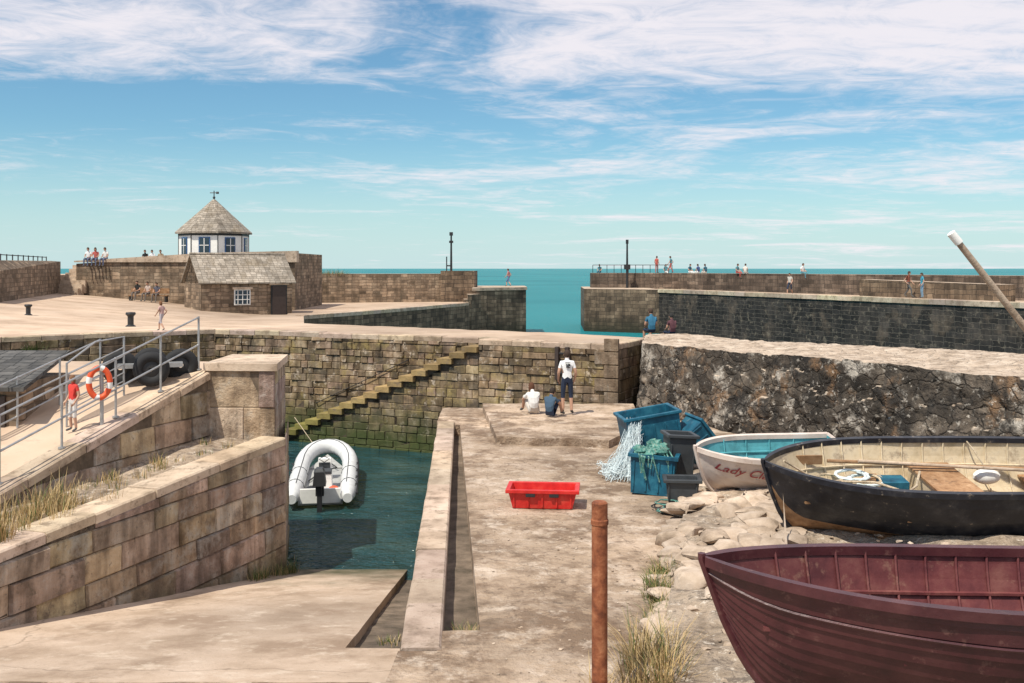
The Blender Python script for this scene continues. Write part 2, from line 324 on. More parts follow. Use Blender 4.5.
def block_wall(b, p0, p1, topf, zb, ch, lr, mat, mort, gap=.012, prot=.03, jit=.012, var=.22, bot=None):
    p0 = Vector((*p0, 0)); p1 = Vector((*p1, 0)); L = (p1 - p0).length; t = (p1 - p0) / L; n = Vector((t.y, -t.x, 0))
    def P(s, z, o): q = p0 + t * s + n * o; return Vector((q.x, q.y, z))
    N = 12
    for i in range(N):
        a, c = L * i / N, L * (i + 1) / N
        b.add([P(a, zb, 0), P(c, zb, 0), P(c, topf(c / L) - .01, 0), P(a, topf(a / L) - .01, 0)], [(0, 1, 2, 3)], mort)
    z = zb
    zmax = max(topf(i / 20) for i in range(21))
    while z < zmax:
        h = ch * R(.8, 1.2)
        if zmax - (z + h) < ch * .4: h = zmax - z
        s = -R(0, lr[0])
        while s < L:
            w = R(*lr); a = max(s, 0) ; c = min(s + w, L); s += w
            if c - a < .06: continue
            za = min(z + h, topf(a / L)); zc = min(z + h, topf(c / L))
            if min(za, zc) - z < .04: continue
            pr = prot * R(.2, 1.3); g = gap
            q = lambda: R(-jit, jit)
            B0 = [(a + g * .4, z + g * .4), (c - g * .4, z + g * .4), (c - g * .4, zc - g * .4), (a + g * .4, za - g * .4)]
            F0 = [(a + g * 1.8 + q() * .5, z + g * 1.8 + q() * .5), (c - g * 1.8 + q() * .5, z + g * 1.8 + q() * .5), (c - g * 1.8 + q() * .5, zc - g * 1.8 + q() * .5), (a + g * 1.8 + q() * .5, za - g * 1.8 + q() * .5)]
            vs = [P(u, v, .001) for u, v in B0] + [P(u, v, pr + q()) for u, v in F0]
            k = R(1 - var, 1 + var * .5); tn = (k, k * R(.93, 1.04), k * R(.84, 1.10))
            b.add(vs, [(4, 5, 6, 7), (0, 1, 5, 4), (1, 2, 6, 5), (2, 3, 7, 6), (3, 0, 4, 7)], mat, None, tn)
        z += h

def coping(b, p0, p1, topf, w, th, lr, mat, over=.04, var=.15):
    p0 = Vector((*p0, 0)); p1 = Vector((*p1, 0)); L = (p1 - p0).length; t = (p1 - p0) / L; n = Vector((t.y, -t.x, 0)); s = 0
    while s < L - .05:
        l = min(R(*lr), L - s)
        if L - s - l < .25: l = L - s
        a, c = s + .008, s + l - .008; s += l; dz = R(-.01, .01)
        e = .025
        vs = []
        for (u, zz) in ((a, topf(a / L)), (c, topf(c / L))):
            ov = over + R(-.012, .012)
            for o, z in ((ov, -th), (ov, -e), (ov - e, 0), (-w + e, 0), (-w, -e), (-w, -th)):
                q = p0 + t * u + n * o; vs.append((q.x, q.y, zz + z + dz + .004))
        fs = [(i, i + 6, (i + 1) % 6 + 6, (i + 1) % 6) for i in range(6)] + [(0, 1, 2, 3, 4, 5), (11, 10, 9, 8, 7, 6)]
        fs = [tuple(reversed(f)) for f in fs]
        k = R(1 - var, 1 + var * .5); b.add(vs, fs, mat, None, (k, k * R(.95, 1.03), k * R(.90, 1.06)))

# ------------------------------------------------------------------ water
def water():
    m = bpy.data.materials.new("sea_water"); m.use_nodes = True; nt = m.node_tree; L = nt.links.new
    p = nt.nodes['Principled BSDF']; p.inputs['Roughness'].default_value = .08; p.inputs['IOR'].default_value = 1.33
    tc = nn(nt, 'ShaderNodeTexCoord'); s = nn(nt, 'ShaderNodeSeparateXYZ'); L(tc.outputs['Object'], s.inputs[0])
    f = nn(nt, 'ShaderNodeMapRange'); f.inputs[1].default_value = 34; f.inputs[2].default_value = 60; L(s.outputs[1], f.inputs[0])
    n0 = nn(nt, 'ShaderNodeTexNoise'); n0.inputs['Scale'].default_value = .45; n0.inputs['Detail'].default_value = 4; L(tc.outputs['Object'], n0.inputs['Vector'])
    a = ramp(nt, n0.outputs[0], [(.008, .030, .034), (.014, .055, .062), (.05, .095, .09)])
    n3 = nn(nt, 'ShaderNodeTexNoise'); n3.inputs['Scale'].default_value = .012; n3.inputs['Detail'].default_value = 4; L(tc.outputs['Object'], n3.inputs['Vector'])
    c = ramp(nt, n3.outputs[0], [(.010, .15, .18), (.028, .23, .255)])
    x = nn(nt, 'ShaderNodeMix', data_type='RGBA'); L(f.outputs[0], x.inputs[0]); L(a, x.inputs[6]); L(c, x.inputs[7]); L(x.outputs[2], p.inputs['Base Color'])
    mp = nn(nt, 'ShaderNodeMapping'); mp.inputs['Scale'].default_value = (1, 1.8, 1); L(tc.outputs['Object'], mp.inputs[0])
    n1 = nn(nt, 'ShaderNodeTexNoise'); n1.inputs['Scale'].default_value = 1.6; n1.inputs['Detail'].default_value = 4; n1.inputs['Roughness'].default_value = .6; L(mp.outputs[0], n1.inputs['Vector'])
    bp = nn(nt, 'ShaderNodeBump'); bp.inputs['Strength'].default_value = 1.0; bp.inputs['Distance'].default_value = .32; L(n1.outputs[0], bp.inputs['Height']); L(bp.outputs[0], p.inputs['Normal'])
    df = nn(nt, 'ShaderNodeBsdfDiffuse'); L(x.outputs[2], df.inputs[0]); L(bp.outputs[0], df.inputs['Normal'])
    fm = nn(nt, 'ShaderNodeMath', operation='MULTIPLY'); fm.inputs[1].default_value = .72; L(f.outputs[0], fm.inputs[0])
    ms = nn(nt, 'ShaderNodeMixShader'); L(fm.outputs[0], ms.inputs[0]); L(p.outputs[0], ms.inputs[1]); L(df.outputs[0], ms.inputs[2])
    L(ms.outputs[0], nt.nodes['Material Output'].inputs[0])
    b = B(); S = 9000; b.add([(-S, -40, 0), (S, -40, 0), (S, S, 0), (-S, S, 0)], [(0, 1, 2, 3)], m); b.done("sea_water")
water()

# ------------------------------------------------------------------ quay / slip
Z0 = 1.9
zslip = lambda x, y: min(Z0, 3.78 - .19 * y) if y > 9.9 else Z0
sheet("quay_pavement", [(-.36, 11.3), (-1.36, 26.1), (-1.49, 26.1), (-1.52, 26.6), (-2.0, 26.6), (-2.03, 29.3), (14, 29.3), (14, -12), (-12, -12), (-12, 9.9), (-1.25, 9.9), (-1.22, 10.7), (-.8, 10.7), (-.8, 11.3)],
      lambda x, y: Z0, m_quay, step=.3, skirt=.8, amp=.022)
sheet("slipway", [(-12, 9.9), (-1.25, 9.9), (-1.22, 10.7), (-1.31, 11.7), (-1.95, 11.7), (-2.08, 20), (-2.15, 25), (-12, 25)], zslip, m_slip, step=.4, skirt=.5, amp=.018)
sheet("gutter_floor", [(-1.97, 11.65), (-1.2, 11.65), (-1.6, 20.2), (-2.1, 20.2)], lambda x, y: zslip(x, y) - .13, m_gutter, step=.3, amp=.04)
sheet("drain_channel_floor", [(-.86, 10.9), (-.3, 11.2), (-1.3, 26.3), (-1.6, 26.3)], lambda x, y: 1.62, m_gutter, step=.3, amp=.04)
b = B()
coping(b, (-1.97, 26.6), (-1.2, 10.7), lambda s: Z0 + .02, .44, .4, (.9, 1.6), m_cope, over=0)
b.done("quay_kerb", smooth=30)
b = B(); block_wall(b, (-2.0, 29.3), (-1.2, 10.7), lambda s: Z0 - .36, -1.5, .4, (.6, 1.2), m_gran, m_mort); b.done("quay_side_wall")
b = B(); block_wall(b, (4, 29.35), (-2.03, 29.35), lambda s: Z0 - .1, -1.5, .4, (.6, 1.2), m_gran, m_mort); b.done("quay_end_wall")
sheet("raised_platform", [(-.85, 28.9), (-.75, 27.6), (-.36, 23.3), (.6, 23.0), (1.3, 23.05), (2.2, 22.7), (3.3, 25), (3.5, 28.9)], lambda x, y: 2.08, m_quay, step=.4, skirt=.3, amp=.02)
def zr(x, y): return 2.04 + .03 * (x - 2) + .022 * (16 - y)
sheet("stony_bank", [(3.4, 19.5), (3.2, 18.4), (2.75, 16), (2.25, 14), (1.95, 12.2), (1.55, 10.4), (1.5, 8), (1.6, 3), (14, 3), (14, 21), (6, 21)], zr, m_earth, step=.15, skirt=.6, amp=.15)

# ------------------------------------------------------------------ left walls
Lp = lambda t: (-6.69 + 2.26 * t, 13.06 + 6.44 * t)
b = B(); a0, a1 = Lp(-.9), Lp(1)
tp = lambda s: max(2.27, 2.3 + .4 * (-.9 + 1.9 * s))
block_wall(b, a0, a1, lambda s: tp(s) - .14, -1.6, .42, (.5, 1.4), m_gran, m_mort, prot=.05, jit=.02, gap=.014, var=.38)
coping(b, a0, a1, tp, .55, .15, (.9, 1.7), m_cope, over=.03, var=.25)
b.done("slipway_wall", smooth=20)
b = B()
zramp = lambda x, y: 2.4 if y < 14.5 else min(3.95, 2.4 + (y - 14.5) * .265)
uw0, uw1 = (-7.9, 14.5), (-6.05, 20.1)
ut = lambda s: 2.42 + 1.5 * s
block_wall(b, uw0, uw1, lambda s: ut(s) - .12, 1.8, .42, (.6, 1.3), m_gran, m_mort, prot=.045, jit=.018, var=.36)
coping(b, uw0, uw1, lambda s: ut(s) + .04, .45, .16, (.8, 1.4), m_cope)
b.done("ramp_retaining_wall", smooth=20)
sheet("wall_ledge_ground", [Lp(-.9), Lp(1), (-4.7, 20), (-6.05, 20.2), (-7.9, 14.5), (-9.6, 7)], lambda x, y: 2.22 + max(0, (y - 13)) * .055, m_earth, step=.2, amp=.08, skirt=.2)
sheet("ramp_surface", [(-7.92, 14.5), (-6.1, 20.2), (-6.1, 22), (-40, 22), (-40, 7), (-9.7, 7)], zramp, m_plaza, step=.6, amp=.03, skirt=3)
b = B()
block_wall(b, (-6.12, 20.02), (-4.72, 19.92), lambda s: 3.95, 1.8, .72, (.8, 1.7), m_gran, m_mort, prot=.025, jit=.01, gap=.01, var=.2)
block_wall(b, (-4.72, 19.92), (-4.98, 21.9), lambda s: 3.95, 1.8, .5, (.7, 1.5), m_gran, m_mort, prot=.015, jit=.004, gap=.008)
block_wall(b, Lp(1), (-4.9, 21.9), lambda s: 2.7, -1.6, .5, (.5, .9), m_gran, m_mort, prot=.015)
block_wall(b, (-4.98, 21.95), (-12, 22.1), lambda s: 3.95, -1.6, .5, (.7, 1.5), m_gran, m_mort, prot=.015)
b.add([(-6.16, 19.95, 3.95), (-4.66, 19.85, 3.95), (-4.93, 22.0, 3.95), (-6.16, 22.05, 3.95), (-6.16, 19.95, 4.1), (-4.66, 19.85, 4.1), (-4.93, 22.0, 4.1), (-6.16, 22.05, 4.1)],
      [(0, 3, 2, 1), (4, 5, 6, 7), (0, 1, 5, 4), (1, 2, 6, 5), (2, 3, 7, 6), (3, 0, 4, 7)], m_cope)
b.done("corner_buttress", smooth=20)

# ------------------------------------------------------------------ middle pier with stairs
A = Vector((-7.5, 35.5)); Bv = Vector((3.07, 30.7)); dM = (Bv - A).normalized(); nM = Vector((dM.y, -dM.x)); PT = 3.73
LM = (Bv - A).length; ang = math.atan2(dM.y, dM.x)
n = 17; r = 3.5 / n; tr = 7.9 / n; s_end = -.45 + 7.9
F0 = A + dM * s_end + nM * .8; F1 = Bv + dM * .45 + nM * .8; F2 = F1 - nM * 3.0
b = B()
block_wall(b, (-11, 37.1), A + dM * (s_end + .1), lambda s: PT - .16, -1, .25, (.2, .75), m_pier, m_mort, prot=.06, jit=.02, var=.5)
coping(b, (-11, 37.1), A + dM * (s_end + .1), lambda s: PT, .5, .17, (.7, 1.4), m_cope, var=.25)
block_wall(b, F0, F1, lambda s: PT - .16, -1, .25, (.3, .85), m_pier, m_mort, prot=.05, jit=.018, var=.45)
coping(b, F0, F1, lambda s: PT, .55, .17, (.7, 1.4), m_cope, var=.25)
block_wall(b, A + dM * s_end, F0, lambda s: PT - .16, -1, .27, (.3, .8), m_pier, m_mort)
block_wall(b, F1, F2, lambda s: PT - .16, -1, .3, (.4, .9), m_pier, m_mort, prot=.03, var=.3)
coping(b, F1, F2, lambda s: PT, .5, .17, (.7, 1.4), m_cope)
for p_, q_ in (((-40, 30), (-16.8, 32.9)), ((-16.8, 32.9), (-11, 37.1))):
    block_wall(b, p_, q_, lambda s: PT - .16, -1, .25, (.3, .8), m_pier, m_mort, prot=.05, var=.5)
    coping(b, p_, q_, lambda s: PT, .5, .17, (.7, 1.4), m_cope)
block_wall(b, F2, (-.3, 37), lambda s: PT - .05, -1, .4, (.5, .9), m_pier, m_mort)
block_wall(b, (-.3, 37), (-9.5, 46), lambda s: PT - .3, -1, .4, (.5, .9), m_pier, m_mort)
b.done("middle_pier_wall", smooth=20)
b = B(); z = -.5; k = 0
while z < PT - .2:
    w = .75 if k % 2 else .45; q = F1 - dM * (w / 2 - .04) + nM * .02
    kk = R(.85, 1.1); b.box((q.x, q.y, z + .2), (w, .12, .37), m_gran, rz=ang, tint=(kk * .75, kk * .72, kk * .68)); z += .4; k += 1
b.done("pier_quoins", bevel=.015)
def zpl(x, y): return PT - .025 * (max(y, 30) - 35) * (1 if y > 35 else 0) + max(0, -16 - x) * .09 * min(1, max(0, (y - 33) / 8)) + (.0)
gi = nM * -.05
PP = [(-45, 29.4), (-16.8, 32.95), (-11, 37.15), tuple(A + dM * s_end + gi), tuple(F0 + gi), tuple(F1 + gi - dM * .05), tuple(F2 - dM * .05), (-.4, 36.9), (-9.55, 45.9), (-12.5, 60), (-14, 72), (-18, 84), (-60, 84)]
sheet("pier_plaza", PP, zpl, m_plaza, step=1.0, amp=.03, skirt=1.5)
b = B()
P0 = A + dM * -.45 + nM * .79; P1 = A + dM * s_end + nM * .79
block_wall(b, P0, P1, lambda u: r * (math.floor(u * n * .9999) + 1) - .17 - .1, -1, .25, (.3, .62), m_pier, m_mort, prot=.035, var=.45)
for i in range(n):
    s = -.45 + tr * (i + .5); c = A + dM * s + nM * .42; top = r * (i + 1)
    b.box((c.x, c.y, (top - .14 - 1) / 2), (tr + .002, .74, top - .14 + 1), m_mort, rz=ang)
    kk = R(.75, 1.1); w_ = max(0, min(1, (i - 2) / 6)); g_ = (.40 + .42 * w_, .46 + .26 * w_, .16 + .26 * w_)
    c = c + nM * .045 - dM * .03
    b.box((c.x, c.y, top - .085 + R(-.012, .012)), (tr + .07, .96 + R(-.05, .05), .17), m_cope, rz=ang + R(-.03, .03), tint=tuple(kk * q for q in g_))
b.done("harbour_stairs")
b = B()
hp = []
for i in range(2, 11):
    s = -.2 + tr * i; c = A + dM * (s) + nM * .1; hp.append((c.x, c.y, r * i + .85))
b.tube(hp, .014, m_iron, 6)
for i in (0, 4, 8): x, y, z = hp[i]; b.tube([(x, y, z), (x + .0, y + .1, z)], .02, m_iron, 5)
b.done("stair_handrail", smooth=40)

# ------------------------------------------------------------------ plaza buildings
def hut():
    b = B(); mx = Matrix.Translation((-19.3, 62, 2.9)) @ Matrix.Rotation(math.atan2(.54, .84), 4, 'Z')
    L_, D_, H_ = 5.9, 3.8, 2.15; rh = 1.75
    b.box((L_ / 2, D_ / 2, H_ / 2 - .2), (L_, D_, H_ + .4), m_wallf, mx)
    for x in (0.0, L_):
        b.add([(x, 0, H_), (x, D_, H_), (x, D_ / 2, H_ + rh - .1)], [(0, 1, 2), (2, 1, 0)], m_wallf, mx)
    o = .25; e = .18
    for sgn in (0, 1):
        ye = -o if not sgn else D_ + o; zz = H_ - .05
        vs = [(-e, ye, zz), (L_ + e, ye, zz), (L_ + e, D_ / 2, H_ + rh), (-e, D_ / 2, H_ + rh)]
        vs += [(x, y, z + .1) for x, y, z in vs]
        b.add(vs, [(3, 2, 1, 0), (4, 5, 6, 7), (0, 1, 5, 4), (1, 2, 6, 5), (2, 3, 7, 6), (3, 0, 4, 7)], m_slate, mx)
    b.tube([(-e, D_ / 2, H_ + rh + .1), (L_ + e, D_ / 2, H_ + rh + .1)], .09, m_slate, 8, mx=mx)
    b.box((2.6, -.02, 1.25), (1.05, .08, 1.0), m_white, mx); b.box((2.6, -.05, 1.25), (.9, .08, .85), m_glass, mx)
    for xx in (2.3, 2.6, 2.9): b.box((xx, -.1, 1.25), (.04, .04, .85), m_white, mx)
    for zz in (1.1, 1.4): b.box((2.6, -.1, zz), (.9, .035, .04), m_white, mx)
    b.box((5.0, -.03, 1.0), (1.05, .1, 2.0), m_dark, mx); b.box((5.0, -.06, .98), (.9, .1, 1.9), m_door, mx)
    b.box((5.0, -.08, 2.08), (1.3, .14, .16), m_cope, mx); b.box((2.6, -.08, 1.82), (1.3, .12, .14), m_cope, mx)
    b.done("stone_hut")
hut()
def tower():
    b = B(); mx = Matrix.Translation((-21.6, 72.5, 5.6)); r = 2.45; ph = pi / 8
    b.lathe([(r, -2), (r, 3.0)], 8, m_white, mx, ph)
    b.lathe([(r + .25, 2.85), (r + .25, 2.97), (r * .55, 4.2), (.12, 5.35), (0.0, 5.4)], 8, m_slate, mx, ph)
    b.lathe([(r + .04, 2.7), (r + .04, 2.84)], 8, m_iron, mx, ph)
    b.tube([(0, 0, 5.3), (0, 0, 6.0)], .035, m_iron, 6, mx=mx); b.ball((0, 0, 5.5), .1, m_iron, mx)
    b.tube([(-.3, 0, 5.85), (.3, 0, 5.85)], .03, m_iron, 5, mx=mx); b.box((.25, 0, 5.85), (.2, .02, .16), m_iron, mx)
    for k in range(8):
        a = k * pi / 4; ap = r * cos(pi / 8); f = mx @ Matrix.Rotation(a, 4, 'Z')
        b.box((ap + .0, 0, 1.95), (.1, .8, 1.25), m_blue, f); b.box((ap + .03, 0, 1.95), (.1, .65, 1.1), m_glass, f)
        b.box((ap + .07, 0, 1.95), (.06, .05, 1.1), m_white, f); b.box((ap + .07, 0, 2.0), (.06, .65, .05), m_white, f)
    for k in range(8):
        a = pi / 8 + k * pi / 4; b.box((r * cos(a), r * sin(a), .5), (.06, .06, 4.6), m_iron, mx, rz=a)
    b.done("octagonal_lookout_tower")
tower()
def prism(b, pts, z0, z1, mat, cap=None):
    n = len(pts); zt = z1 if isinstance(z1, (list, tuple)) else [z1] * n
    vs = [(x, y, z0) for x, y in pts] + [(x, y, z) for (x, y), z in zip(pts, zt)]
    b.add(vs, [(i, (i + 1) % n, (i + 1) % n + n, i + n) for i in range(n)], mat)
    b.add([vs[n + i] for i in range(n)], [tuple(range(n))], cap or mat)
b = B()
prism(b, [(-30.5, 70), (-21, 69.2), (-15.2, 70), (-15.2, 80), (-30.5, 80)], 2.0, [6.3, 6.9, 7.05, 7.05, 6.3], m_wallf)
prism(b, [(-30.6, 69.85), (-21, 69.05), (-15.05, 69.85), (-15.05, 70.6), (-21, 69.8), (-30.6, 70.6)], 6.4, [6.5, 7.05, 7.2, 7.2, 7.05, 6.5], m_cope)
b.done("mound_retaining_wall")
b = B()
prism(b, [(-25.9, 50), (-31.6, 70), (-32.3, 70), (-26.6, 49.8)][::-1], 2.5, [6.4, 6.5, 6.45, 5.8][::1], m_wallf)
prism(b, [(-26.6, 49.8), (-25.9, 50), (-40, 34), (-41, 34)][::-1], 2.5, 5.7, m_wallf)
b.done("plaza_boundary_wall")
sheet("upper_path", [(-26.7, 50), (-32.4, 70), (-32.4, 84), (-120, 84), (-120, 34), (-41.2, 34)], lambda x, y: 5.5, m_plaza, step=6, skirt=3)
b = B()
for i in range(9): b.box((-31.1 + 0.1 * i, 68.5 + .35 * i, 3.6 + .27 * i), (1.9, .4, .9), m_cope)
b.done("stone_steps")
b = B()
for i in range(14):
    t = i / 13; x = -27 - 5.6 * t; y = 50 + 20 * t; b.tube([(x, y, 5.4), (x, y, 6.8)], .035, m_iron, 5)
for h in (6.2, 6.75): b.tube([(-27, 50, h), (-32.6, 70, h)], .03, m_iron, 5)
b.done("path_railing")

# ------------------------------------------------------------------ outer pier and sea wall
b = B()
prism(b, [(-18.5, 84), (-3.6, 88), (-3.2, 90.5), (-18.5, 87)], 1, [5.5, 5.5, 5.5, 5.5], m_wallf, cap=m_cope)
prism(b, [(-6.2, 86.8), (-3.3, 87.4), (-3.1, 89.8), (-6.2, 89)], 1, 5.75, m_head, cap=m_cope)
b.done("breakwater_wall")
b = B()
prism(b, [(-12.6, 60.4), (-9.9, 66), (-3.6, 82.5), (-3.2, 86), (-3.6, 88), (-18.5, 86), (-14, 62)], -2, 3.05, m_head, cap=m_plaza)
prism(b, [(-3.3, 85), (1.25, 88.8), (1.1, 96), (-3.3, 96)], -2, 4.05, m_head, cap=m_plaza)
prism(b, [(-3.4, 84.9), (1.35, 88.7), (1.2, 96), (-3.4, 96)], 4.05, 4.3, m_cope)
for i in range(9):
    prism(b, [(-3.7 + .28 * i - 2.2, 81.0 + .25 * i), (-3.7 + .28 * i - 1.9, 81.2 + .25 * i), (-3.4 + .28 * i - 1.5, 83.6 + .2 * i), (-3.7 + .28 * i - 2.4, 83.4 + .2 * i)], -2, .6 + .40 * i, m_head, cap=m_cope)
b.done("outer_pier")
b = B()
coping(b, (-12.6, 60.4), (-9.9, 66), lambda s: 3.15, .6, .25, (1, 1.8), m_cope); coping(b, (-9.9, 66), (-3.6, 82.5), lambda s: 3.15, .6, .25, (1, 1.8), m_cope)
b.done("outer_pier_coping")

b = B()
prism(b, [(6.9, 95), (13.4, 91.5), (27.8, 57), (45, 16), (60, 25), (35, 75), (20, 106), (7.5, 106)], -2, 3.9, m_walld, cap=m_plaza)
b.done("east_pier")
b = B()
prism(b, [(6.85, 94.9), (13.45, 91.4), (13.6, 91.8), (13.5, 105), (7.3, 106.2)], -2, 4.02, m_head, cap=m_cope)
b.done("east_pier_head")
b = B(); coping(b, (13.4, 91.5), (27.8, 57), lambda s: 4.08, .9, .32, (1.2, 2.4), m_cope, over=.08); coping(b, (27.8, 57), (45, 16), lambda s: 4.08, .9, .32, (1.2, 2.4), m_cope, over=.08)
b.done("east_pier_coping")
b = B()
prism(b, [(8.0, 101), (16.5, 99), (33, 64), (52, 20), (53.5, 20.6), (34.4, 65), (17.3, 100.5), (8.0, 102.6)], 3, 5.5, m_eastp, cap=m_cope)
b.done("east_pier_parapet")
b = B()
prism(b, [(24.5, 70.5), (29.3, 60), (30.4, 60.4), (25.6, 71)], 3, [5.2, 5.0, 5.0, 5.2], m_head, cap=m_cope)
b.done("east_pier_inner_wall")

# ------------------------------------------------------------------ boulder wall
def rockwall():
    F0, F1, K1, K0 = Vector((3.75, 28.9, 0)), Vector((10.3, 15.6, 0)), Vector((14.5, 21, 0)), Vector((4.5, 33, 0))
    zb = 1.6
    up = Vector((0, 0, 1))
    C = lambda p, z: p + up * z
    inn = (F1 - F0).normalized()
    nrm = Vector((inn.y, -inn.x, 0))
    bm = bmesh.new()
    def grid(a, b_, c, d, nu, nv):
        vs = []
        for j in range(nv + 1):
            for i in range(nu + 1):
                u, v = i / nu, j / nv; vs.append(bm.verts.new(a.lerp(b_, u).lerp(d.lerp(c, u), v)))
        for j in range(nv):
            for i in range(nu):
                k = j * (nu + 1) + i; bm.faces.new((vs[k], vs[k + 1], vs[k + nu + 2], vs[k + nu + 1]))
    t0, t1 = 3.84, 4.1
    bat = nrm * .25
    grid(C(F0, zb) + bat, C(F1, zb) + bat, C(F1, t1), C(F0, t0), 260, 44)
    grid(C(F0, t0), C(F1, t1), C(K1, t1 - .1), C(K0, t0), 260, 50)
    grid(C(K1, zb), C(K0, zb), C(K0, t0), C(K1, t1 - .1), 260, 12)
    grid(C(K0, zb), C(F0, zb) + bat, C(F0, t0), C(K0, t0), 60, 44)
    bmesh.ops.remove_doubles(bm, verts=bm.verts[:], dist=.004)
    ctr0 = (F0 + K0) / 2; ctr1 = (F1 + K1) / 2
    ax = (ctr1 - ctr0).normalized()
    for v in bm.verts:
        p = v.co.copy(); s = (p - ctr0).dot(ax); s = max(1.0, s); c = ctr0 + ax * s; c.z = 2.6
        d = (p - c); d.z *= 1.6; d.normalize()
        pw = p + Vector((noise.noise(p * 2), noise.noise(p * 2 + Vector((5, 5, 5))), noise.noise(p * 2 + Vector((9, 1, 5))))) * .2
        pv = Vector((pw.x * 1.8, pw.y * 1.8, pw.z * 2.7)); vd = noise.voronoi(pv)
        stone = min(.10, vd[0][1] - vd[0][0]) / .10; cell = noise.cell(vd[1][0] * 7.3)
        k = .5 if p.z > 3.7 else 1.15
        q = .12 * noise.noise(p * .5) + k * (.035 * (stone - .7) + .045 * (cell - .5)) + .035 * noise.noise(p * 3.5) + .022 * noise.noise(p * 9) + .01 * noise.noise(p * 20)
        v.co = p + d * q
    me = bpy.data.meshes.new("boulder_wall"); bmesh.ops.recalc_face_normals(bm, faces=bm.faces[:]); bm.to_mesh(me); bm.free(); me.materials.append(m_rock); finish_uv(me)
    me.shade_smooth(); me.set_sharp_from_angle(angle=radians(50))
    ob = bpy.data.objects.new("boulder_wall", me); scene.collection.objects.link(ob)
rockwall()

def stones(name, lst, mat):
    b = B()
    for (x, y, z, r) in lst:
        bm = bmesh.new(); sx, sy, sz = R(.8, 1.35), R(.8, 1.35), R(.4, .7)
        for k in range(15 if r > .1 else 9):
            d = Vector((random.gauss(0, 1), random.gauss(0, 1), random.gauss(0, 1))).normalized() * R(.85, 1.05)
            bm.verts.new((x + d.x * r * sx, y + d.y * r * sy, z + max(-.6, min(.75, d.z)) * r * sz))
        res = bmesh.ops.convex_hull(bm, input=bm.verts[:])
        dead = [v for v in bm.verts if not v.link_faces]
        for v in dead: bm.verts.remove(v)
        if r > .1: bmesh.ops.bevel(bm, geom=bm.edges[:] + bm.verts[:], offset=r * .07, segments=1, affect='EDGES')
        bm.verts.index_update(); k = R(.75, 1.1)
        b.add([v.co.copy() for v in bm.verts], [[v.index for v in f.verts] for f in bm.faces], mat, None, k); bm.free()
    b.done(name, smooth=32)
edge = [(3.3, 18.6), (2.75, 16), (2.25, 14), (1.95, 12.2), (1.55, 10.4), (1.5, 8.6)]
ls = []
for i in range(len(edge) - 1):
    for k in range(8):
        t = k / 8; x = edge[i][0] * (1 - t) + edge[i + 1][0] * t; y = edge[i][1] * (1 - t) + edge[i + 1][1] * t
        ls.append((x + R(-.08, .15), y, Z0 + R(.03, .12), R(.14, .36)))
for i in range(60):
    y = R(11.5, 17.5); ls.append((2.0 + (y - 11.5) * .18 + R(0, 1.6), y, zr(3, y) + .03, R(.14, .36)))
stones("edge_boulders", ls, m_rubble)
ls = []
for i in range(520):
    x, y = R(1.9, 7), R(8.5, 20)
    if x < 3.4 and y > 14 + (x - 2.2) * 3.6: continue
    if y > 19: continue
    ls.append((x, y, zr(x, y) + R(-.02, .02), R(.02, .09)))
for i in range(300):
    ls.append((R(-.3, 2.2), R(9, 24), Z0 + .005, R(.008, .025)))
stones("loose_stones", ls, m_rubble)

# ------------------------------------------------------------------ post
b = B(); b.lathe([(.0, 1.93), (.06, 1.93), (.075, 1.915), (.073, 0.0), (.073, -.3)][::-1], 20, m_rust, Matrix.Translation((.815, 9.3, 1.9)))
b.lathe([(.074, 1.71), (.083, 1.72), (.083, 1.76), (.074, 1.77)], 20, m_rust, Matrix.Translation((.815, 9.3, 1.9)))
b.done("rusty_post", smooth=40)

# ------------------------------------------------------------------ crates
def tray(b, L_, W_, H_, mat, mx, t=.025, tap=.88, lip=.05):
    def ring(s, z): return [(-L_ / 2 * s, -W_ / 2 * s, z), (L_ / 2 * s, -W_ / 2 * s, z), (L_ / 2 * s, W_ / 2 * s, z), (-L_ / 2 * s, W_ / 2 * s, z)]
    def off(rg, o): return [(x + (o if x > 0 else -o), y + (o if y > 0 else -o), z) for x, y, z in rg]
    rings = [ring(tap, 0), ring(1, H_ - .06), off(ring(1, H_ - .06), lip), off(ring(1, H_), lip), off(ring(1, H_), -t), off(ring(tap, t), -t)]
    vs = [p for r_ in rings for p in r_]
    fs = [(3, 2, 1, 0), (20, 21, 22, 23)]
    for i in range(5):
        for k in range(4): fs.append((i * 4 + k, i * 4 + (k + 1) % 4, i * 4 + 4 + (k + 1) % 4, i * 4 + 4 + k))
    b.add(vs, fs, mat, mx)
    for k in range(int(L_ / .2)):
        x = -L_ * .42 + k * L_ * .84 / max(1, int(L_ / .2) - 1)
        b.box((x, -W_ / 2 * (1 + tap) / 2 - .006, H_ * .45), (.03, .03, H_ * .75), mat, mx, rx=math.atan2(W_ / 2 * (1 - tap), H_))
b = B(); mx = Matrix.Translation((.54, 17.25, 1.91)) @ Matrix.Rotation(-.09, 4, 'Z'); tray(b, 1.15, .62, .33, m_red, mx)
for x in (-.2, .2): b.box((x, -.345, .24), (.16, .02, .06), m_iron, mx)
b.done("red_fish_tray", bevel=.008)
b = B(); tray(b, .8, .7, .72, m_bluep, Matrix.Translation((2.58, 18.3, 1.92)) @ Matrix.Rotation(-.25, 4, 'Z') @ Matrix.Rotation(.06, 4, 'Y'), tap=.92)
for i in range(26): b.ball((2.58 + R(-.28, .28), 18.3 + R(-.25, .25), 2.55 + R(-.05, .14)), R(.07, .14), m_green_net, jit=.8)
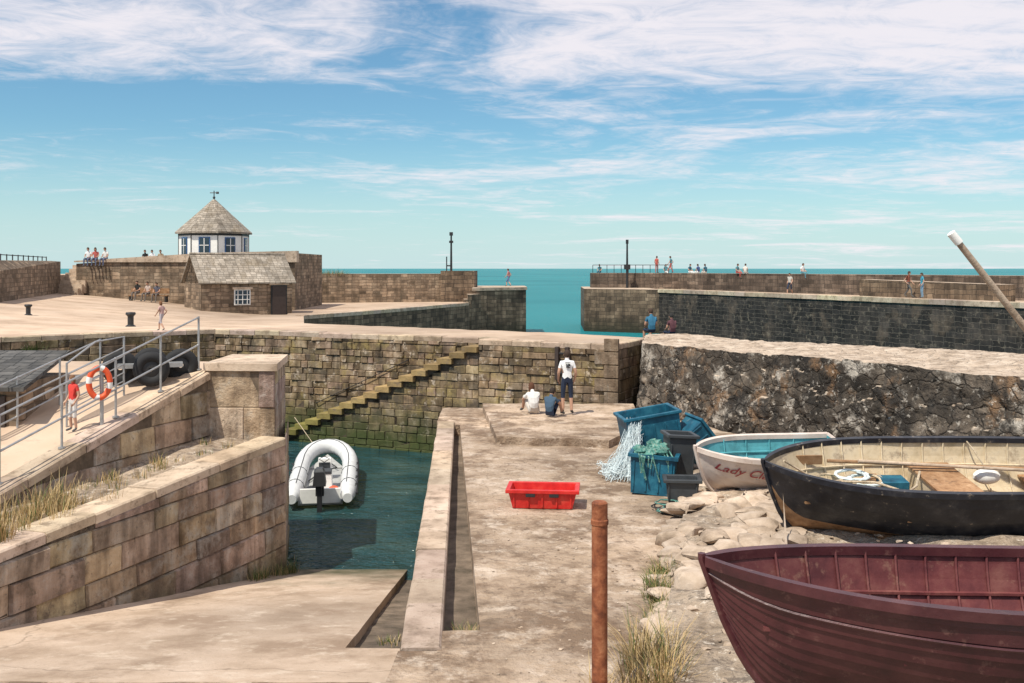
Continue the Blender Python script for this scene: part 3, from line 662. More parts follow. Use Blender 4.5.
for i in range(12):
    x0 = 2.58 + R(-.3, .3); y0 = 18.0; b.tube([(x0, y0 + .1, 2.68), (x0 + R(-.05, .05), y0 - .12, 2.62 + R(-.04, .04)), (x0 + R(-.1, .1), y0 - .1, 2.35 + R(-.2, .1))], .012, m_green_net, 5)
b.done("blue_fish_crate", bevel=.012)
b = B(); mx = Matrix.Translation((2.95, 20.6, 1.92)) @ Matrix.Rotation(.1, 4, 'Z') @ Matrix.Rotation(-.16, 4, 'Y'); tray(b, 1.1, 1.0, 1.15, m_bluep, mx, tap=.95)
b.done("blue_fish_crate", bevel=.012)
b = B(); mx = Matrix.Translation((3.5, 20.2, 2.3)) @ Matrix.Rotation(.2, 4, 'Z') @ Matrix.Rotation(.9, 4, 'Y'); tray(b, .8, .8, .6, m_bluep, mx, tap=.9)
b.done("blue_fish_crate", bevel=.012)
b = B(); mx = Matrix.Translation((3.05, 18.5, 1.95)) @ Matrix.Rotation(.1, 4, 'Z') @ Matrix.Rotation(.06, 4, 'Y'); tray(b, .5, .5, 1.0, m_grayp, mx, tap=.85)
b.done("grey_storage_bin", bevel=.012)
b = B(); mx = Matrix.Translation((2.95, 17.35, 1.95)) @ Matrix.Rotation(-.1, 4, 'Z'); tray(b, .56, .4, .42, m_grayp, mx, tap=.85)
b.done("grey_storage_bin", bevel=.012)
b = B()
for i in range(230):
    x0 = 2.50 + R(-.18, .1); y0 = 20.2 + R(-.5, .4); t_ = R(0, 1); x1 = 1.78 + .75 * t_ + R(-.08, .08); y1 = 20.0 + R(-1.0, .5)
    zt = 2.95 - R(0, .35); pts = []; bow = R(.2, .6)
    for k in range(9):
        u = k / 8; pts.append((x0 + (x1 - x0) * u ** (1 + bow) + R(-.02, .02), y0 + (y1 - y0) * u + R(-.03, .03), max(1.92, zt + (1.93 - zt) * u ** 1.15 + R(-.03, .03))))
    b.tube(pts, R(.0025, .006), m_net, 4)
for i in range(60):
    cx, cy = R(1.85, 2.5), 20.0 + R(-.8, .4); pts = []; ph = R(0, 6); rr = R(.05, .2); cz = 1.95 + R(0, .18)
    for k in range(8): a = ph + k * .8; pts.append((cx + rr * cos(a), cy + rr * sin(a), max(1.92, cz + R(-.04, .04))))
    b.tube(pts, R(.004, .009), m_net, 4)
b.done("fishing_net", smooth=50)
b = B()
for j in range(5):
    cx, cy = R(2.5, 2.75), R(16.7, 17.2); r0 = R(.10, .20)
    b.tube([(cx + r0 * cos(k * .55 + j) * (1 + .2 * sin(k * 1.3)), cy + r0 * sin(k * .55 + j), 1.94 + .015 * j + .006 * (k % 3)) for k in range(20)], .012, m_iron if j % 2 else m_green_net, 5)
b.done("coiled_rope", smooth=50)

# ------------------------------------------------------------------ boats
def boat(name, L_, Bm, H_, mx, outer, inner, rail, stripe=None, strakes=9, tw=.6, rise=.28, thwarts=(.25, .5, .75), ribs=14, bottom=None, rub=None, text=None, th=.03, thw_mat=None, lap=.012, extras=None, full=2.3, rake=.10, ff=.84):
    N = 48
    def hb(u):
        if u < .42: return Bm / 2 * (tw + (1 - tw) * sin(pi / 2 * u / .42))
        q = min(1.0, (u - .42) / .58); return max(.012, Bm / 2 * max(0.0, 1 - q ** full) ** .8)
    def zs(u): return H_ * (1 + (rise * ((u - .4) / .6) ** 2 if u > .4 else .08 * ((.4 - u) / .4) ** 2))
    def zk(u): return H_ * .6 * max(0, (u - ff) / (1 - ff)) ** 2.2
    def S(u, v, side, off=0.0):
        w = max(0, (u - .55) / .45)
        a = v * pi / 2
        y1 = max(0, sin(a)) ** .75; z1 = 1 - max(0, cos(a)) ** 1.15
        y = y1 * (1 - w) + (v ** .9) * w; z = z1 * (1 - w) + v * w
        b_ = hb(u)
        x = u * L_ + rake * L_ * (z - .5) * w ** 2 * .9
        return Vector((x, side * max(0, b_ * y + off), zk(u) + (zs(u) - zk(u)) * z))
    b = B()
    for side in (-1, 1):
        rows = []
        for k in range(strakes):
            v0, v1 = k / strakes, (k + 1) / strakes
            rows.append((v0, lap, k)); rows.append((v1, 0, k))
        grid = [[S(i / N, v, side, o) for i in range(N + 1)] for v, o, k in rows]
        for r_ in range(len(grid) - 1):
            k = rows[r_][2]; mat = outer
            if stripe and k >= strakes - stripe[1]: mat = stripe[0]
            if bottom and k < bottom[1]: mat = bottom[0]
            vs = grid[r_] + grid[r_ + 1]; n_ = N + 1
            fs = [(i, i + 1, n_ + i + 1, n_ + i) for i in range(N)]
            if side > 0: fs = [tuple(reversed(f)) for f in fs]
            b.add(vs, fs, mat)
        K = 10; g = [[S(i / N, k / K, side, -th) + Vector((0, 0, .03 if k < 3 else 0)) for i in range(N + 1)] for k in range(K + 1)]
        for k in range(K):
            vs = g[k] + g[k + 1]; n_ = N + 1
            b.add(vs, [(n_ + i, n_ + i + 1, i + 1, i) if side < 0 else (i, i + 1, n_ + i + 1, n_ + i) for i in range(N)], inner)
        for i in range(N):
            a0, a1 = S(i / N, 1, side, .035), S((i + 1) / N, 1, side, .035); c0, c1 = S(i / N, 1, side, -th - .03), S((i + 1) / N, 1, side, -th - .03)
            up = Vector((0, 0, .03)); dn = Vector((0, 0, -.05))
            vs = [a0 + dn, a1 + dn, a0 + up, a1 + up, c0 + up, c1 + up, c0 + dn, c1 + dn]
            fs = [(0, 1, 3, 2), (2, 3, 5, 4), (4, 5, 7, 6)]
            if side > 0: fs = [tuple(reversed(f)) for f in fs]
            b.add(vs, fs, rail)
        if rub:
            b.tube([S(i / N, .8, side, .012) for i in range(N + 1)], .016, rub, 6)
        for k in range(1, ribs):
            u = .06 + .86 * k / ribs
            b.tube([S(u, v / 8, side, -th - .008) + Vector((0, 0, .02)) for v in range(0, 9)], .014, inner, 5)
        b.tube([S(i / N, .72, side, -th - .02) for i in range(0, N)], .02, inner, 5)
    pr = [S(0, k / 10, -1, lap) for k in range(10, -1, -1)] + [S(0, k / 10, 1, lap) for k in range(1, 11)]
    for dx, rev in ((-.02, False), (.035, True)):
        vs = [p + Vector((dx, 0, 0)) for p in pr]; f = tuple(range(len(vs))); b.add(vs, [f if not rev else tuple(reversed(f))], outer if not rev else inner)
    b.tube([S(0, 1, -1), S(0, 1, 1)], .035, rail, 6)
    st = [S(i / N, 0, 1) - Vector((0, 0, .03)) for i in range(0, N + 1)] + [S(1, k / 8, 1) + Vector((.02, 0, 0)) for k in range(1, 9)]
    for p in st: p.y = 0
    st.append(st[-1] + Vector((.0, 0, .05))); b.tube(st, .035, outer, 6)
    for u in thwarts:
        vv = .62; w = S(u, vv, 1, -th).y; z = S(u, vv, 1).z
        b.box((u * L_, 0, z), (.24, 2 * w, .035), thw_mat or inner)
    for k in range(-3, 4):
        b.box((L_ * .42, k * Bm * .075, H_ * .13), (L_ * .62, Bm * .06, .02), thw_mat or inner)
    if extras: extras(b, S)
    if text:
        cu = bpy.data.curves.new('t', 'FONT'); cu.body = text[0]; cu.size = 1; cu.shear = .35; cu.offset = .012
        to = bpy.data.objects.new('t', cu); scene.collection.objects.link(to); bpy.context.view_layer.update()
        tm = bpy.data.meshes.new_from_object(to.evaluated_get(bpy.context.evaluated_depsgraph_get()))
        w_ = max(v.co.x for v in tm.vertices)
        side, u0, u1, v0, v1 = text[1:6]
        vs = []
        for v in tm.vertices:
            u = u0 + (u1 - u0) * v.co.x / w_; vv = v0 + (v1 - v0) * (v.co.y + .1); vs.append(S(u, vv, side, .022))
        b.add(vs, [tuple(p.vertices) for p in tm.polygons], m_letter)
        bpy.data.objects.remove(to)
    return b.done(name, smooth=28, mx=mx)

def TR(x, y, z, rz, rx=0, ry=0): return Matrix.Translation((x, y, z)) @ Matrix.Rotation(rz, 4, 'Z') @ Matrix.Rotation(ry, 4, 'Y') @ Matrix.Rotation(rx, 4, 'X')
boat("maroon_rowing_boat", 4.6, 1.75, 1.0, TR(6.32, 8.35, 2.38, pi - .02, rx=-.02), m_maroon, m_maroon2, m_maroon, strakes=11, tw=.55, rise=.17, rub=m_maroon, thwarts=(.2, .45, .68, .9), lap=.016, rake=.05, ff=.86, full=2.6)
def ropes(b, S):
    for j in range(10):
        pts = []; r0 = R(.12, .3); cx, cy = L4 * .76 + R(-.35, .35), R(-.45, .15); cz = .50 + .022 * j
        for k in range(24): a = k * .6 + j; pts.append((cx + r0 * cos(a) * (1 + .15 * sin(k)), cy + r0 * .8 * sin(a), cz + R(-.012, .012)))
        b.tube(pts, .018, m_rope if j % 3 else m_net, 6)
    b.ball((L4 * .76, -.15, .42), (.45, .4, .14), m_green_net, jit=.8, nu=16, nv=8)
    b.tube([(L4 * .96, 0, 1.1), (L4 * .88, -.2, .8), (L4 * .8, -.3, .66), (L4 * .70, -.1, .72), (L4 * .64, .3, .72), (L4 * .6, .1, .74), (L4 * .56, -.3, .80)], .018, m_rope, 6)
    b.box((L4 * .5, 0, .55), (.6, 1.5, .35), m_cream); b.box((L4 * .5, 0, .74), (.66, 1.6, .03), m_varn)
    b.tube([(L4 * .25, -.45, .78), (L4 * .80, -.62, .86)], .028, m_varn, 8); b.box((L4 * .86, -.64, .87), (.5, .03, .14), m_varn)
    b.tube([(L4 * .22, -.30, .80), (L4 * .72, -.50, .90)], .026, m_cope, 8)
    b.box((L4 * .63, -.35, .5), (.38, .32, .34), m_bluep); b.ball((L4 * .60, .35, .5), .13, m_orange); b.ball((L4 * .34, -.6, .6), (.22, .12, .12), m_white)
    b.tube([(L4 * .34, -.6, .7), (L4 * .36, -.9, .95), (L4 * .36, -1.12, 1.0)], .012, m_rope, 5)
L4 = 5.4
boat("black_rowing_boat", L4, 2.3, 1.02, TR(9.15, 14.95, 2.10, pi + .03, rx=-.17), m_black, m_cream, m_black, strakes=6, tw=.7, rise=.06, bottom=(m_varn, 2), thwarts=(.2, .42, .66, .9), thw_mat=m_varn, extras=ropes, lap=.004, full=3.6, rake=.03, ff=.9)
boat("small_white_rowing_boat", 2.65, 1.4, .74, TR(5.90, 18.15, 2.05, pi + .14, rx=-.16), m_pinkw, m_cyan, m_pinkw, strakes=4, tw=.75, rise=.06, thwarts=(.3, .62), ribs=5, text=("Lady Claire", 1, .92, .50, .62, .84), thw_mat=m_pinkw, lap=.002, full=3, rake=.04, ff=.86)
b = B(); b.tube([(6.20, 14.0, 6.42), (7.17, 14.15, 5.27), (9.2, 14.6, 2.9)], [.045, .05, .055], m_cope, 10); b.tube([(6.14, 13.99, 6.49), (6.26, 14.0, 6.35)], .06, m_white, 10)
b.done("wooden_mast", smooth=40)

# ------------------------------------------------------------------ inflatable dinghy
def rib():
    b = B(); pts = []; rr = []
    W = .68
    for k in range(0, 9): pts.append((-W, k * .43, .28)); rr.append(.22 if k > 1 else (.12, .19)[k])
    for k in range(1, 12):
        a = pi * k / 12; pts.append((-W * cos(a), 8 * .43 + 1.35 * sin(a) ** .8, .28 + .32 * sin(a))); rr.append(.22)
    for k in range(8, -1, -1): pts.append((W, k * .43, .28)); rr.append(.22 if k > 1 else (.12, .19)[k])
    b.tube(pts, rr, m_tube, 14)
    out = [(x + (.215 if x > 0 else -.215) * (1 if y < 3.5 else abs(x) / W), y + (.215 * max(0, (y - 3.44) / 1.35)), z) for (x, y, z) in pts]; b.tube(out[1:-1], .035, m_iron, 6)
    b.tube([(x * .93, y - .04, z + .215) for x, y, z in pts[2:-2]], .012, m_iron, 5)
    b.box((0, 2.1, .10), (1.1, 3.6, .1), m_deckg)
    b.add([(-.5, 3.8, .17), (.5, 3.8, .17), (0, 4.6, .4)], [(0, 1, 2)], m_deckg)
    b.box((0, .3, .28), (1.0, .08, .36), m_white)
    b.box((0, 1.75, .34), (.5, .45, .4), m_white, top=(.85, .8)); b.box((0, 1.75, .56), (.46, .4, .07), m_grayp)
    b.box((.0, 2.75, .40), (.42, .35, .58), m_white, top=(.8, .6)); b.box((0, 2.6, .5), (.3, .1, .2), m_grayp); b.tube([(-.14, 2.5, .72), (0, 2.47, .8), (.14, 2.5, .72), (0, 2.45, .64)], .015, m_iron, 6, closed=True)
    b.ball((-.25, 1.0, .24), (.2, .25, .12), m_iron); b.ball((.3, 1.1, .22), (.15, .22, .1), m_orange)
    b.tube([(-.4, 2.2, .2), (-.1, 3.2, .22), (.3, 3.5, .25), (.1, 3.9, .3)], .02, m_iron, 6)
    b.box((0, .1, .5), (.2, .25, .3), m_iron); b.box((0, -.05, .82), (.32, .46, .34), m_iron, top=(.75, .8)); b.box((0, -.02, 1.02), (.22, .32, .07), m_grayp, top=(.7, .7))
    b.box((0, -.08, .3), (.12, .2, .9), m_iron); b.box((0, -.15, -.1), (.3, .3, .03), m_iron)
    b.tube([(0, .2, .75), (0, .6, .8)], .03, m_iron, 8)
    for s in (-1, 1):
        for y in (.8, 1.6, 2.4, 3.2): b.tube([(s * .86, y - .1, .42), (s * .92, y, .46), (s * .86, y + .1, .42)], .015, m_iron, 5)
        for y in (1.2, 2.6): b.tube([(s * .68 + .225 * cos(a * pi / 6), y, .28 + .225 * sin(a * pi / 6)) for a in range(7)], .012, m_grayp, 5)
    b.tube([(0, 4.8, .6), (-.3, 5.8, .2), (-1.2, 8.0, .9)], .012, m_rope, 5)
    b.done("inflatable_dinghy", smooth=45, bevel=.01, mx=TR(-4.75, 24.7, .02, .14, rx=.03))
rib()

# ------------------------------------------------------------------ railings etc on ramp
b = B()
def rl(s, h, o=.25):
    x = uw0[0] + (uw1[0] - uw0[0]) * s; y = uw0[1] + (uw1[1] - uw0[1]) * s; d = Vector((uw1[0] - uw0[0], uw1[1] - uw0[1])).normalized()
    return (x - d.y * o, y + d.x * o, ut(s) + h)
for s in (-.12, .14, .36, .58, .79, .99): b.tube([rl(s, -.1), rl(s, 1.12)], .022, m_galv, 8); b.tube([rl(s, .04), rl(s, .07)], .06, m_galv, 8)
for h in (.55, 1.1): b.tube([rl(-.4, h), rl(.99, h)], .02, m_galv, 8)
b.done("ramp_railing", smooth=40)
b = B()
o = 1.7
for s in (.30, .45, .62, .80): b.tube([rl(s, -.3, o), rl(s, 1.0, o)], .02, m_galv, 8)
for h in (.3, .62, .98): b.tube([rl(.30, h, o), rl(.80, h, o)], .018, m_galv, 8)
b.tube([rl(.5, .0, .9), rl(.5, 1.15, .9), rl(.62, 1.3, .9), rl(.75, 1.15, .9), rl(.75, 0, .9)], .02, m_galv, 8)
for k in range(6): b.tube([rl(.50, .15 + .16 * k, .9), rl(.75, .15 + .16 * k, .9)], .012, m_galv, 6)
b.done("metal_gate", smooth=40)
def tyre(b, mx, r=.34, w=.2):
    pr = []
    for k in range(13): a = 2 * pi * k / 12; pr.append((r - .1 + .1 * cos(a), w / 2 * sin(a)))
    b.lathe(pr, 24, m_rubber, mx); b.lathe([(r - .18, -.04), (.08, -.06), (.05, -.06), (.05, .06), (.08, .06), (r - .18, .04)], 20, m_iron, mx)
b = B()
c = rl(.82, -.1, .6)
for k, (dx, dy) in enumerate(((0, 0), (.32, .75))):
    for e in (0, 1):
        tyre(b, Matrix.Translation((c[0] + dx - .7 * e, c[1] + dy + .25 * e, c[2] + .5)) @ Matrix.Rotation(.35, 4, 'Z') @ Matrix.Rotation(pi / 2, 4, 'X'))
b.box((c[0] - .2, c[1] + .5, c[2] + .55), (1.2, .8, .08), m_galv, rz=.35); b.tube([(c[0] + .2, c[1] + .4, c[2] + .5), (c[0] - .8, c[1] + .8, c[2] + .5)], .03, m_galv)
b.tube([(c[0] - .7, c[1] + .6, c[2] + .6), (c[0] - 1.9, c[1] + .1, c[2] + .2)], .03, m_galv)
b.done("boat_trailer", smooth=40)
b = B()
p = rl(.53, 0, .30)
b.tube([(p[0], p[1], p[2] - .2), (p[0], p[1], p[2] + 1.1)], .035, m_galv, 8)
mx = Matrix.Translation((p[0], p[1] - .1, p[2] + .78)) @ Matrix.Rotation(.5, 4, 'Z') @ Matrix.Rotation(pi / 2, 4, 'X')
for k in range(8):
    mt = m_orange if k % 2 == 0 else m_white
    a0 = (k // 2) * pi / 2 + (0 if k % 2 == 0 else 1.15); a1 = a0 + (1.15 if k % 2 == 0 else pi / 2 - 1.15)
    b.tube([(.17 * cos(a0 + (a1 - a0) * j / 6), .26 * sin(a0 + (a1 - a0) * j / 6), 0) for j in range(7)], .05, mt, 10, mx=mx)
b.done("life_ring_stand", smooth=40)
b = B()
b.box((-9.9, 18.6, 3.3), (2.4, 2.0, 1.3), m_wallf)
vs = [(-11.3, 17.4, 3.85), (-8.5, 17.4, 3.85), (-8.75, 19.8, 4.3), (-11.3, 19.8, 4.3)]; vs += [(x, y, z + .07) for x, y, z in vs]
b.add(vs, [(3, 2, 1, 0), (4, 5, 6, 7), (0, 1, 5, 4), (1, 2, 6, 5), (2, 3, 7, 6), (3, 0, 4, 7)], m_dslate)
b.box((-9.3, 17.57, 3.25), (.8, .06, 1.0), m_door)
b.done("slate_roofed_shed")
for (x, y, s) in [(-15.75, 41.3, .38), (-20.8, 43, .3)]:
    b = B(); b.lathe([(.0, 1), (.30, .98), (.34, .86), (.2, .7), (.2, .15), (.34, .05), (.34, -.2)][::-1], 14, m_iron, Matrix.Translation((x, y, zpl(x, y))) @ Matrix.Scale(s * 1.6, 4)); b.done("mooring_bollard", smooth=40)
b = B(); q = F1 - dM * 1.9 + nM * .10
b.box((q.x, q.y, 3.1), (.12, .14, 1.0), m_door, rz=ang); b.box((q.x + .3, q.y - .13, 3.1), (.12, .14, 1.0), m_door, rz=ang)
for z in (2.8, 3.1, 3.4): b.box((q.x + .15, q.y - .065, z), (.3, .06, .06), m_iron, rz=ang)
b.done("pier_ladder", bevel=.01)
b = B(); b.tube([(-5.35, 88, 4.5), (-5.35, 88, 9.0)], [.12, .07], m_iron, 8); b.box((-5.35, 88, 9.0), (.3, .3, .3), m_iron); b.box((-5.35, 88, 8.3), (.35, .3, .2), m_iron); b.tube([(-5.7, 88, 6.2), (-5.35, 88, 6.2)], .06, m_iron); b.tube([(-5.75, 88, 5.4), (-5.75, 88, 7.0)], .05, m_iron); b.done("harbour_light_post")
b = B(); b.tube([(11.4, 99, 3.9), (11.4, 99, 8.6)], [.14, .08], m_iron, 8); b.box((11.4, 99, 8.6), (.25, .25, .4), m_iron); b.box((11.4, 99, 6.1), (.6, .4, .5), m_iron); b.done("harbour_light_post")
b = B()
for k in range(12):
    x = 8.2 + k * .7; b.tube([(x, 101.5 - .2 * k, 5.5), (x, 101.5 - .2 * k, 6.3)], .03, m_iron, 4)
b.tube([(8.2, 101.5, 6.3), (15.9, 99.3, 6.3)], .03, m_iron, 4); b.done("pier_head_railing")

# ------------------------------------------------------------------ vegetation
def tuft(b, x, y, z, n, h, r, mats, lean=.5):
    for i in range(n):
        a = R(0, 2 * pi); d = r * sqrt(R(0, 1)); px, py = x + d * cos(a), y + d * sin(a); hh = h * R(.45, 1.1); l = R(.1, lean) * hh
        a2 = a + R(-.8, .8); w = R(.003, .007) * (1 + h); ca, sa = cos(a2 + pi / 2) * w, sin(a2 + pi / 2) * w
        vs = []
        for k in range(4):
            t = k / 3; cx = px + cos(a2) * l * t * t; cy = py + sin(a2) * l * t * t; cz = z + hh * t - .25 * l * t * t; ww = 1 - t * .9
            vs += [(cx - ca * ww, cy - sa * ww, cz), (cx + ca * ww, cy + sa * ww, cz)]
        b.add(vs, [(0, 1, 3, 2), (2, 3, 5, 4), (4, 5, 7, 6)], random.choice(mats))
G, Dg = m_grass_g, m_grass_d
b = B()
for i in range(64): y = R(12.4, 15.6); tuft(b, -7.3 + (y - 13) * .33 + R(-.7, .25), y, 2.28, 38, R(.2, .6), .18, [Dg, Dg, Dg, Dg, G])
for i in range(20): s = R(.2, .95); q = Lp(s); tuft(b, q[0] - R(.6, 1.3), q[1] + R(0, .3), 2.3 + .35 * s, 28, R(.1, .24), .16, [G, Dg, Dg])
b.done("ledge_grass")
b = B()
for i in range(26): tuft(b, 1.35 + R(-.2, .3), 9.7 + R(-.4, .6), 1.9, 44, R(.35, .65), .12, [Dg, Dg, Dg, Dg, G], .8)
for i in range(9): tuft(b, .95 + R(-.15, .3), 9.35 + R(-.2, .3), 1.9, 24, R(.15, .45), .1, [Dg], .9)
b.done("dry_grass_tufts")
b = B()
for i in range(56): y = R(11.1, 13.4); tuft(b, 1.66 + (y - 10.6) * .16 + R(-.22, .08), y, 1.93, 36, R(.10, .30), .12, [G, G, Dg], 1.1)
b.done("green_weeds")
b = B()
for i in range(8): tuft(b, -.55 + R(-.16, .12), 11.45 + R(-.1, .12), 1.7, 22, .22, .07, [G, Dg], .8)
for i in range(5): tuft(b, -1.6 + R(-.25, .25), 11.9 + R(-.1, .2), 1.5, 16, .1, .07, [G, Dg], .8)
for i in range(20): t = R(.78, 1.0); q = Lp(t); tuft(b, q[0] + .12 + R(0, .12), q[1] - .05, max(.0, zslip(0, q[1])) - .05, 24, R(.12, .42), .12, [G, G, Dg], .6)
b.done("wall_foot_grass")
b = B()
for i in range(60): t = R(0, 1); tuft(b, -18.2 + 4.2 * t, 84.5 + 1.2 * t, 5.3, 20, R(.3, .8), .5, [G, G, Dg])
b.done("breakwater_grass")
b = B()
for i in range(14): tuft(b, -16.0 + R(-.3, .3), 33.35, 3.0 + R(-.2, .3), 30, .5, .3, [G], 1)
b.done("wall_shrub")

# ------------------------------------------------------------------ people
SK = flat("skin_tone", (.50, .29, .20), .6, var=.1)
cl = {}
def cloth(c):
    k = tuple(round(x, 3) for x in c)
    if k not in cl: cl[k] = flat("cloth", c, .85, var=.15)
    return cl[k]
POSES = {
 'stand': dict(pelvis=(0, 0, .96), waist=(0, 0, 1.1), chest=(0, 0, 1.31), neckb=(0, -.01, 1.46), neckt=(0, .0, 1.53), head=(0, .02, 1.63), top=(0, .02, 1.70),
     sh=(.165, 0, 1.41), el=(.235, -.04, 1.14), wr=(.22, .10, .93), pa=(.21, .15, .87), hip=(.09, 0, .92), kn=(.11, .03, .5), an=(.12, -.02, .09), toe=(.15, .14, .04)),
 'walk': dict(pelvis=(0, 0, .95), waist=(0, .01, 1.09), chest=(0, .03, 1.30), neckb=(0, .03, 1.45), neckt=(0, .05, 1.52), head=(0, .07, 1.62), top=(0, .07, 1.69),
     sh=(.165, .03, 1.40), el=(.23, -.05, 1.14), wr=(.22, .12, .95), pa=(.21, .18, .90), hip=(.09, 0, .91), kn=(.10, .12, .5), an=(.11, .05, .09), toe=(.12, .22, .04), stride=.28),
 'seat': dict(pelvis=(0, 0, .13), waist=(0, -.03, .27), chest=(0, 0, .48), neckb=(0, .02, .63), neckt=(0, .05, .70), head=(0, .08, .80), top=(0, .08, .87),
     sh=(.165, .01, .58), el=(.22, .06, .32), wr=(.14, .28, .24), pa=(.12, .35, .23), hip=(.09, .02, .10), kn=(.13, .44, .12), an=(.13, .46, -.33), toe=(.15, .62, -.38)),
 'floor': dict(pelvis=(0, 0, .13), waist=(0, -.02, .27), chest=(0, .05, .47), neckb=(0, .10, .61), neckt=(0, .14, .67), head=(0, .19, .76), top=(0, .20, .83),
     sh=(.165, .08, .56), el=(.25, .25, .38), wr=(.12, .44, .42), pa=(.06, .48, .42), hip=(.09, .02, .11), kn=(.15, .38, .50), an=(.14, .58, .09), toe=(.16, .74, .04)),
}
RAD = dict(pelvis=.125, waist=.115, chest=.135, neckb=.065, neckt=.052, head=.088, top=.062, sh=.062, el=.043, wr=.029, pa=.034, hip=.088, kn=.06, an=.040, toe=.034)
def person(name, pose, loc, rz, h, shirt, legs, hair=(.05, .03, .02), shoes=(.1, .1, .1), longh=False, longleg=False, printed=None, sleeve=.6, hat=None):
    P = POSES[pose]; k = h / 1.75
    names = ['pelvis', 'waist', 'chest', 'neckb', 'neckt', 'head', 'top']; V = {n_: Vector(P[n_]) for n_ in names}
    st = P.get('stride', 0)
    for sfx, s in (('L', -1), ('R', 1)):
        for n_ in ('sh', 'el', 'wr', 'pa', 'hip', 'kn', 'an', 'toe'):
            q = Vector(P[n_]); q.x *= s
            if st and n_ in ('an', 'toe', 'kn'): q.y += s * st * (.5 if n_ == 'kn' else 1) - (.05 if n_ != 'kn' else 0); q.z += .05 if (s < 0 and n_ == 'an') else 0
            if st and n_ in ('el', 'wr', 'pa'): q.y -= s * .12
            if pose == 'stand' and s > 0 and n_ == 'toe': q.x += .03
            V[n_ + sfx] = q
    keys = list(V); idx = {n_: i for i, n_ in enumerate(keys)}
    key = lambda a: a[:-1] if a[-1] in 'LR' else a
    E = [('pelvis', 'waist'), ('waist', 'chest'), ('chest', 'neckb'), ('neckb', 'neckt'), ('neckt', 'head'), ('head', 'top')]
    for s in 'LR': E += [('chest', 'sh' + s), ('sh' + s, 'el' + s), ('el' + s, 'wr' + s), ('wr' + s, 'pa' + s), ('pelvis', 'hip' + s), ('hip' + s, 'kn' + s), ('kn' + s, 'an' + s), ('an' + s, 'toe' + s)]
    me = bpy.data.meshes.new('sk'); me.from_pydata([V[n_] for n_ in keys], [(idx[a], idx[b_]) for a, b_ in E], [])
    ob = bpy.data.objects.new('sk', me); scene.collection.objects.link(ob)
    ob.modifiers.new('s', 'SKIN'); ss = ob.modifiers.new('ss', 'SUBSURF'); ss.levels = 1
    sv = me.skin_vertices[0].data
    for n_, i in idx.items():
        r = RAD[key(n_)]
        sv[i].radius = (r, r); sv[i].use_root = (n_ == 'pelvis')
    bpy.context.view_layer.update()
    em = bpy.data.meshes.new_from_object(ob.evaluated_get(bpy.context.evaluated_depsgraph_get()))
    bpy.data.objects.remove(ob)
    ms, ml, mh, mf = cloth(shirt), cloth(legs), cloth(hair), cloth(shoes)
    def which(c):
        best = None; bd = 9
        for a, b_ in E:
            A_, B_ = V[a], V[b_]; d = B_ - A_; t = max(0, min(1, (c - A_).dot(d) / d.length_squared)); q = (c - (A_ + d * t)).length - RAD[key(a)] * .5
            if q < bd: bd = q; best = (a, b_, t)
        a, b_, t = best
        if a in ('neckt', 'head'): return SK
        if a == 'neckb': return SK if t > .2 else ms
        if a == 'pelvis' and b_ == 'waist': return ms if t > .25 else ml
        if a in ('waist', 'chest'): return ms
        if a.startswith('sh'): return ms if t < sleeve else SK
        if a[:2] in ('el', 'wr'): return SK
        if a == 'pelvis': return ml
        if a.startswith('hip'): return ml
        if a.startswith('kn'): return ml if (longleg or t < .08) else (SK if t < .9 else mf)
        return mf
    b = B(); vs = [v.co.copy() for v in em.vertices]
    for p in em.polygons:
        b.add([vs[i] for i in p.vertices], [tuple(range(len(p.vertices)))], which(p.center))
    hd = V['head']
    hx = Matrix.Translation(hd)
    b.ball((0, .015, .0), (.078, .095, .112), SK, hx, 16, 12)
    b.ball((0, .108, -.015), (.013, .02, .022), SK, hx, 8, 6)
    for s in (-1, 1):
        b.ball((s * .079, .01, -.005), (.012, .022, .032), SK, hx, 8, 6); b.ball((s * .03, .098, .018), (.012, .008, .008), m_dark, hx, 8, 5)
    b.box((0, .103, -.052), (.04, .008, .008), cloth((.35, .12, .1)), hx)
    vs = []; fs = []; nu, nv = 16, 8
    for i in range(nv + 1):
        for j in range(nu):
            a = 2 * pi * j / nu; back = (1 - sin(a)) / 2; tm_ = .42 * pi + back * (.32 * pi if not longh else .45 * pi); t = tm_ * i / nv
            d = Vector((sin(t) * cos(a), sin(t) * sin(a), cos(t))); q = 1.02 + .05 * noise.noise(d * 4)
            vs.append((d.x * .088 * q, d.y * .105 * q + .008, d.z * (.122) * q + .006 - (.10 * back * (i / nv) ** 2 if longh else 0)))
    for i in range(nv):
        for j in range(nu): fs.append((i * nu + j, (i + 1) * nu + j, (i + 1) * nu + (j + 1) % nu, i * nu + (j + 1) % nu))
    b.add(vs, fs, cloth(hat) if hat else mh, hx)
    for s, sg in (('L', -1), ('R', 1)):
        w, p = V['wr' + s], V['pa' + s]; d = (p - w).normalized(); side = d.cross(Vector((sg, 0, 0)));
        side = side.normalized() if side.length > .1 else Vector((0, 1, 0)); inn = Vector((-sg, 0, 0))
        for i, ln in enumerate((.066, .076, .07, .055)):
            o = side * (-.026 + .0175 * i); q0 = p + o
            b.tube([q0, q0 + d * ln * .5 + inn * .004, q0 + d * ln * .85 + inn * .018, q0 + d * ln * .95 + inn * .035], [.0095, .009, .008, .006], SK, 6)
        q0 = w.lerp(p, .4); b.tube([q0, q0 - side * .03 + d * .02 + inn * .01, q0 - side * .045 + d * .05 + inn * .015], [.012, .010, .007], SK, 6)
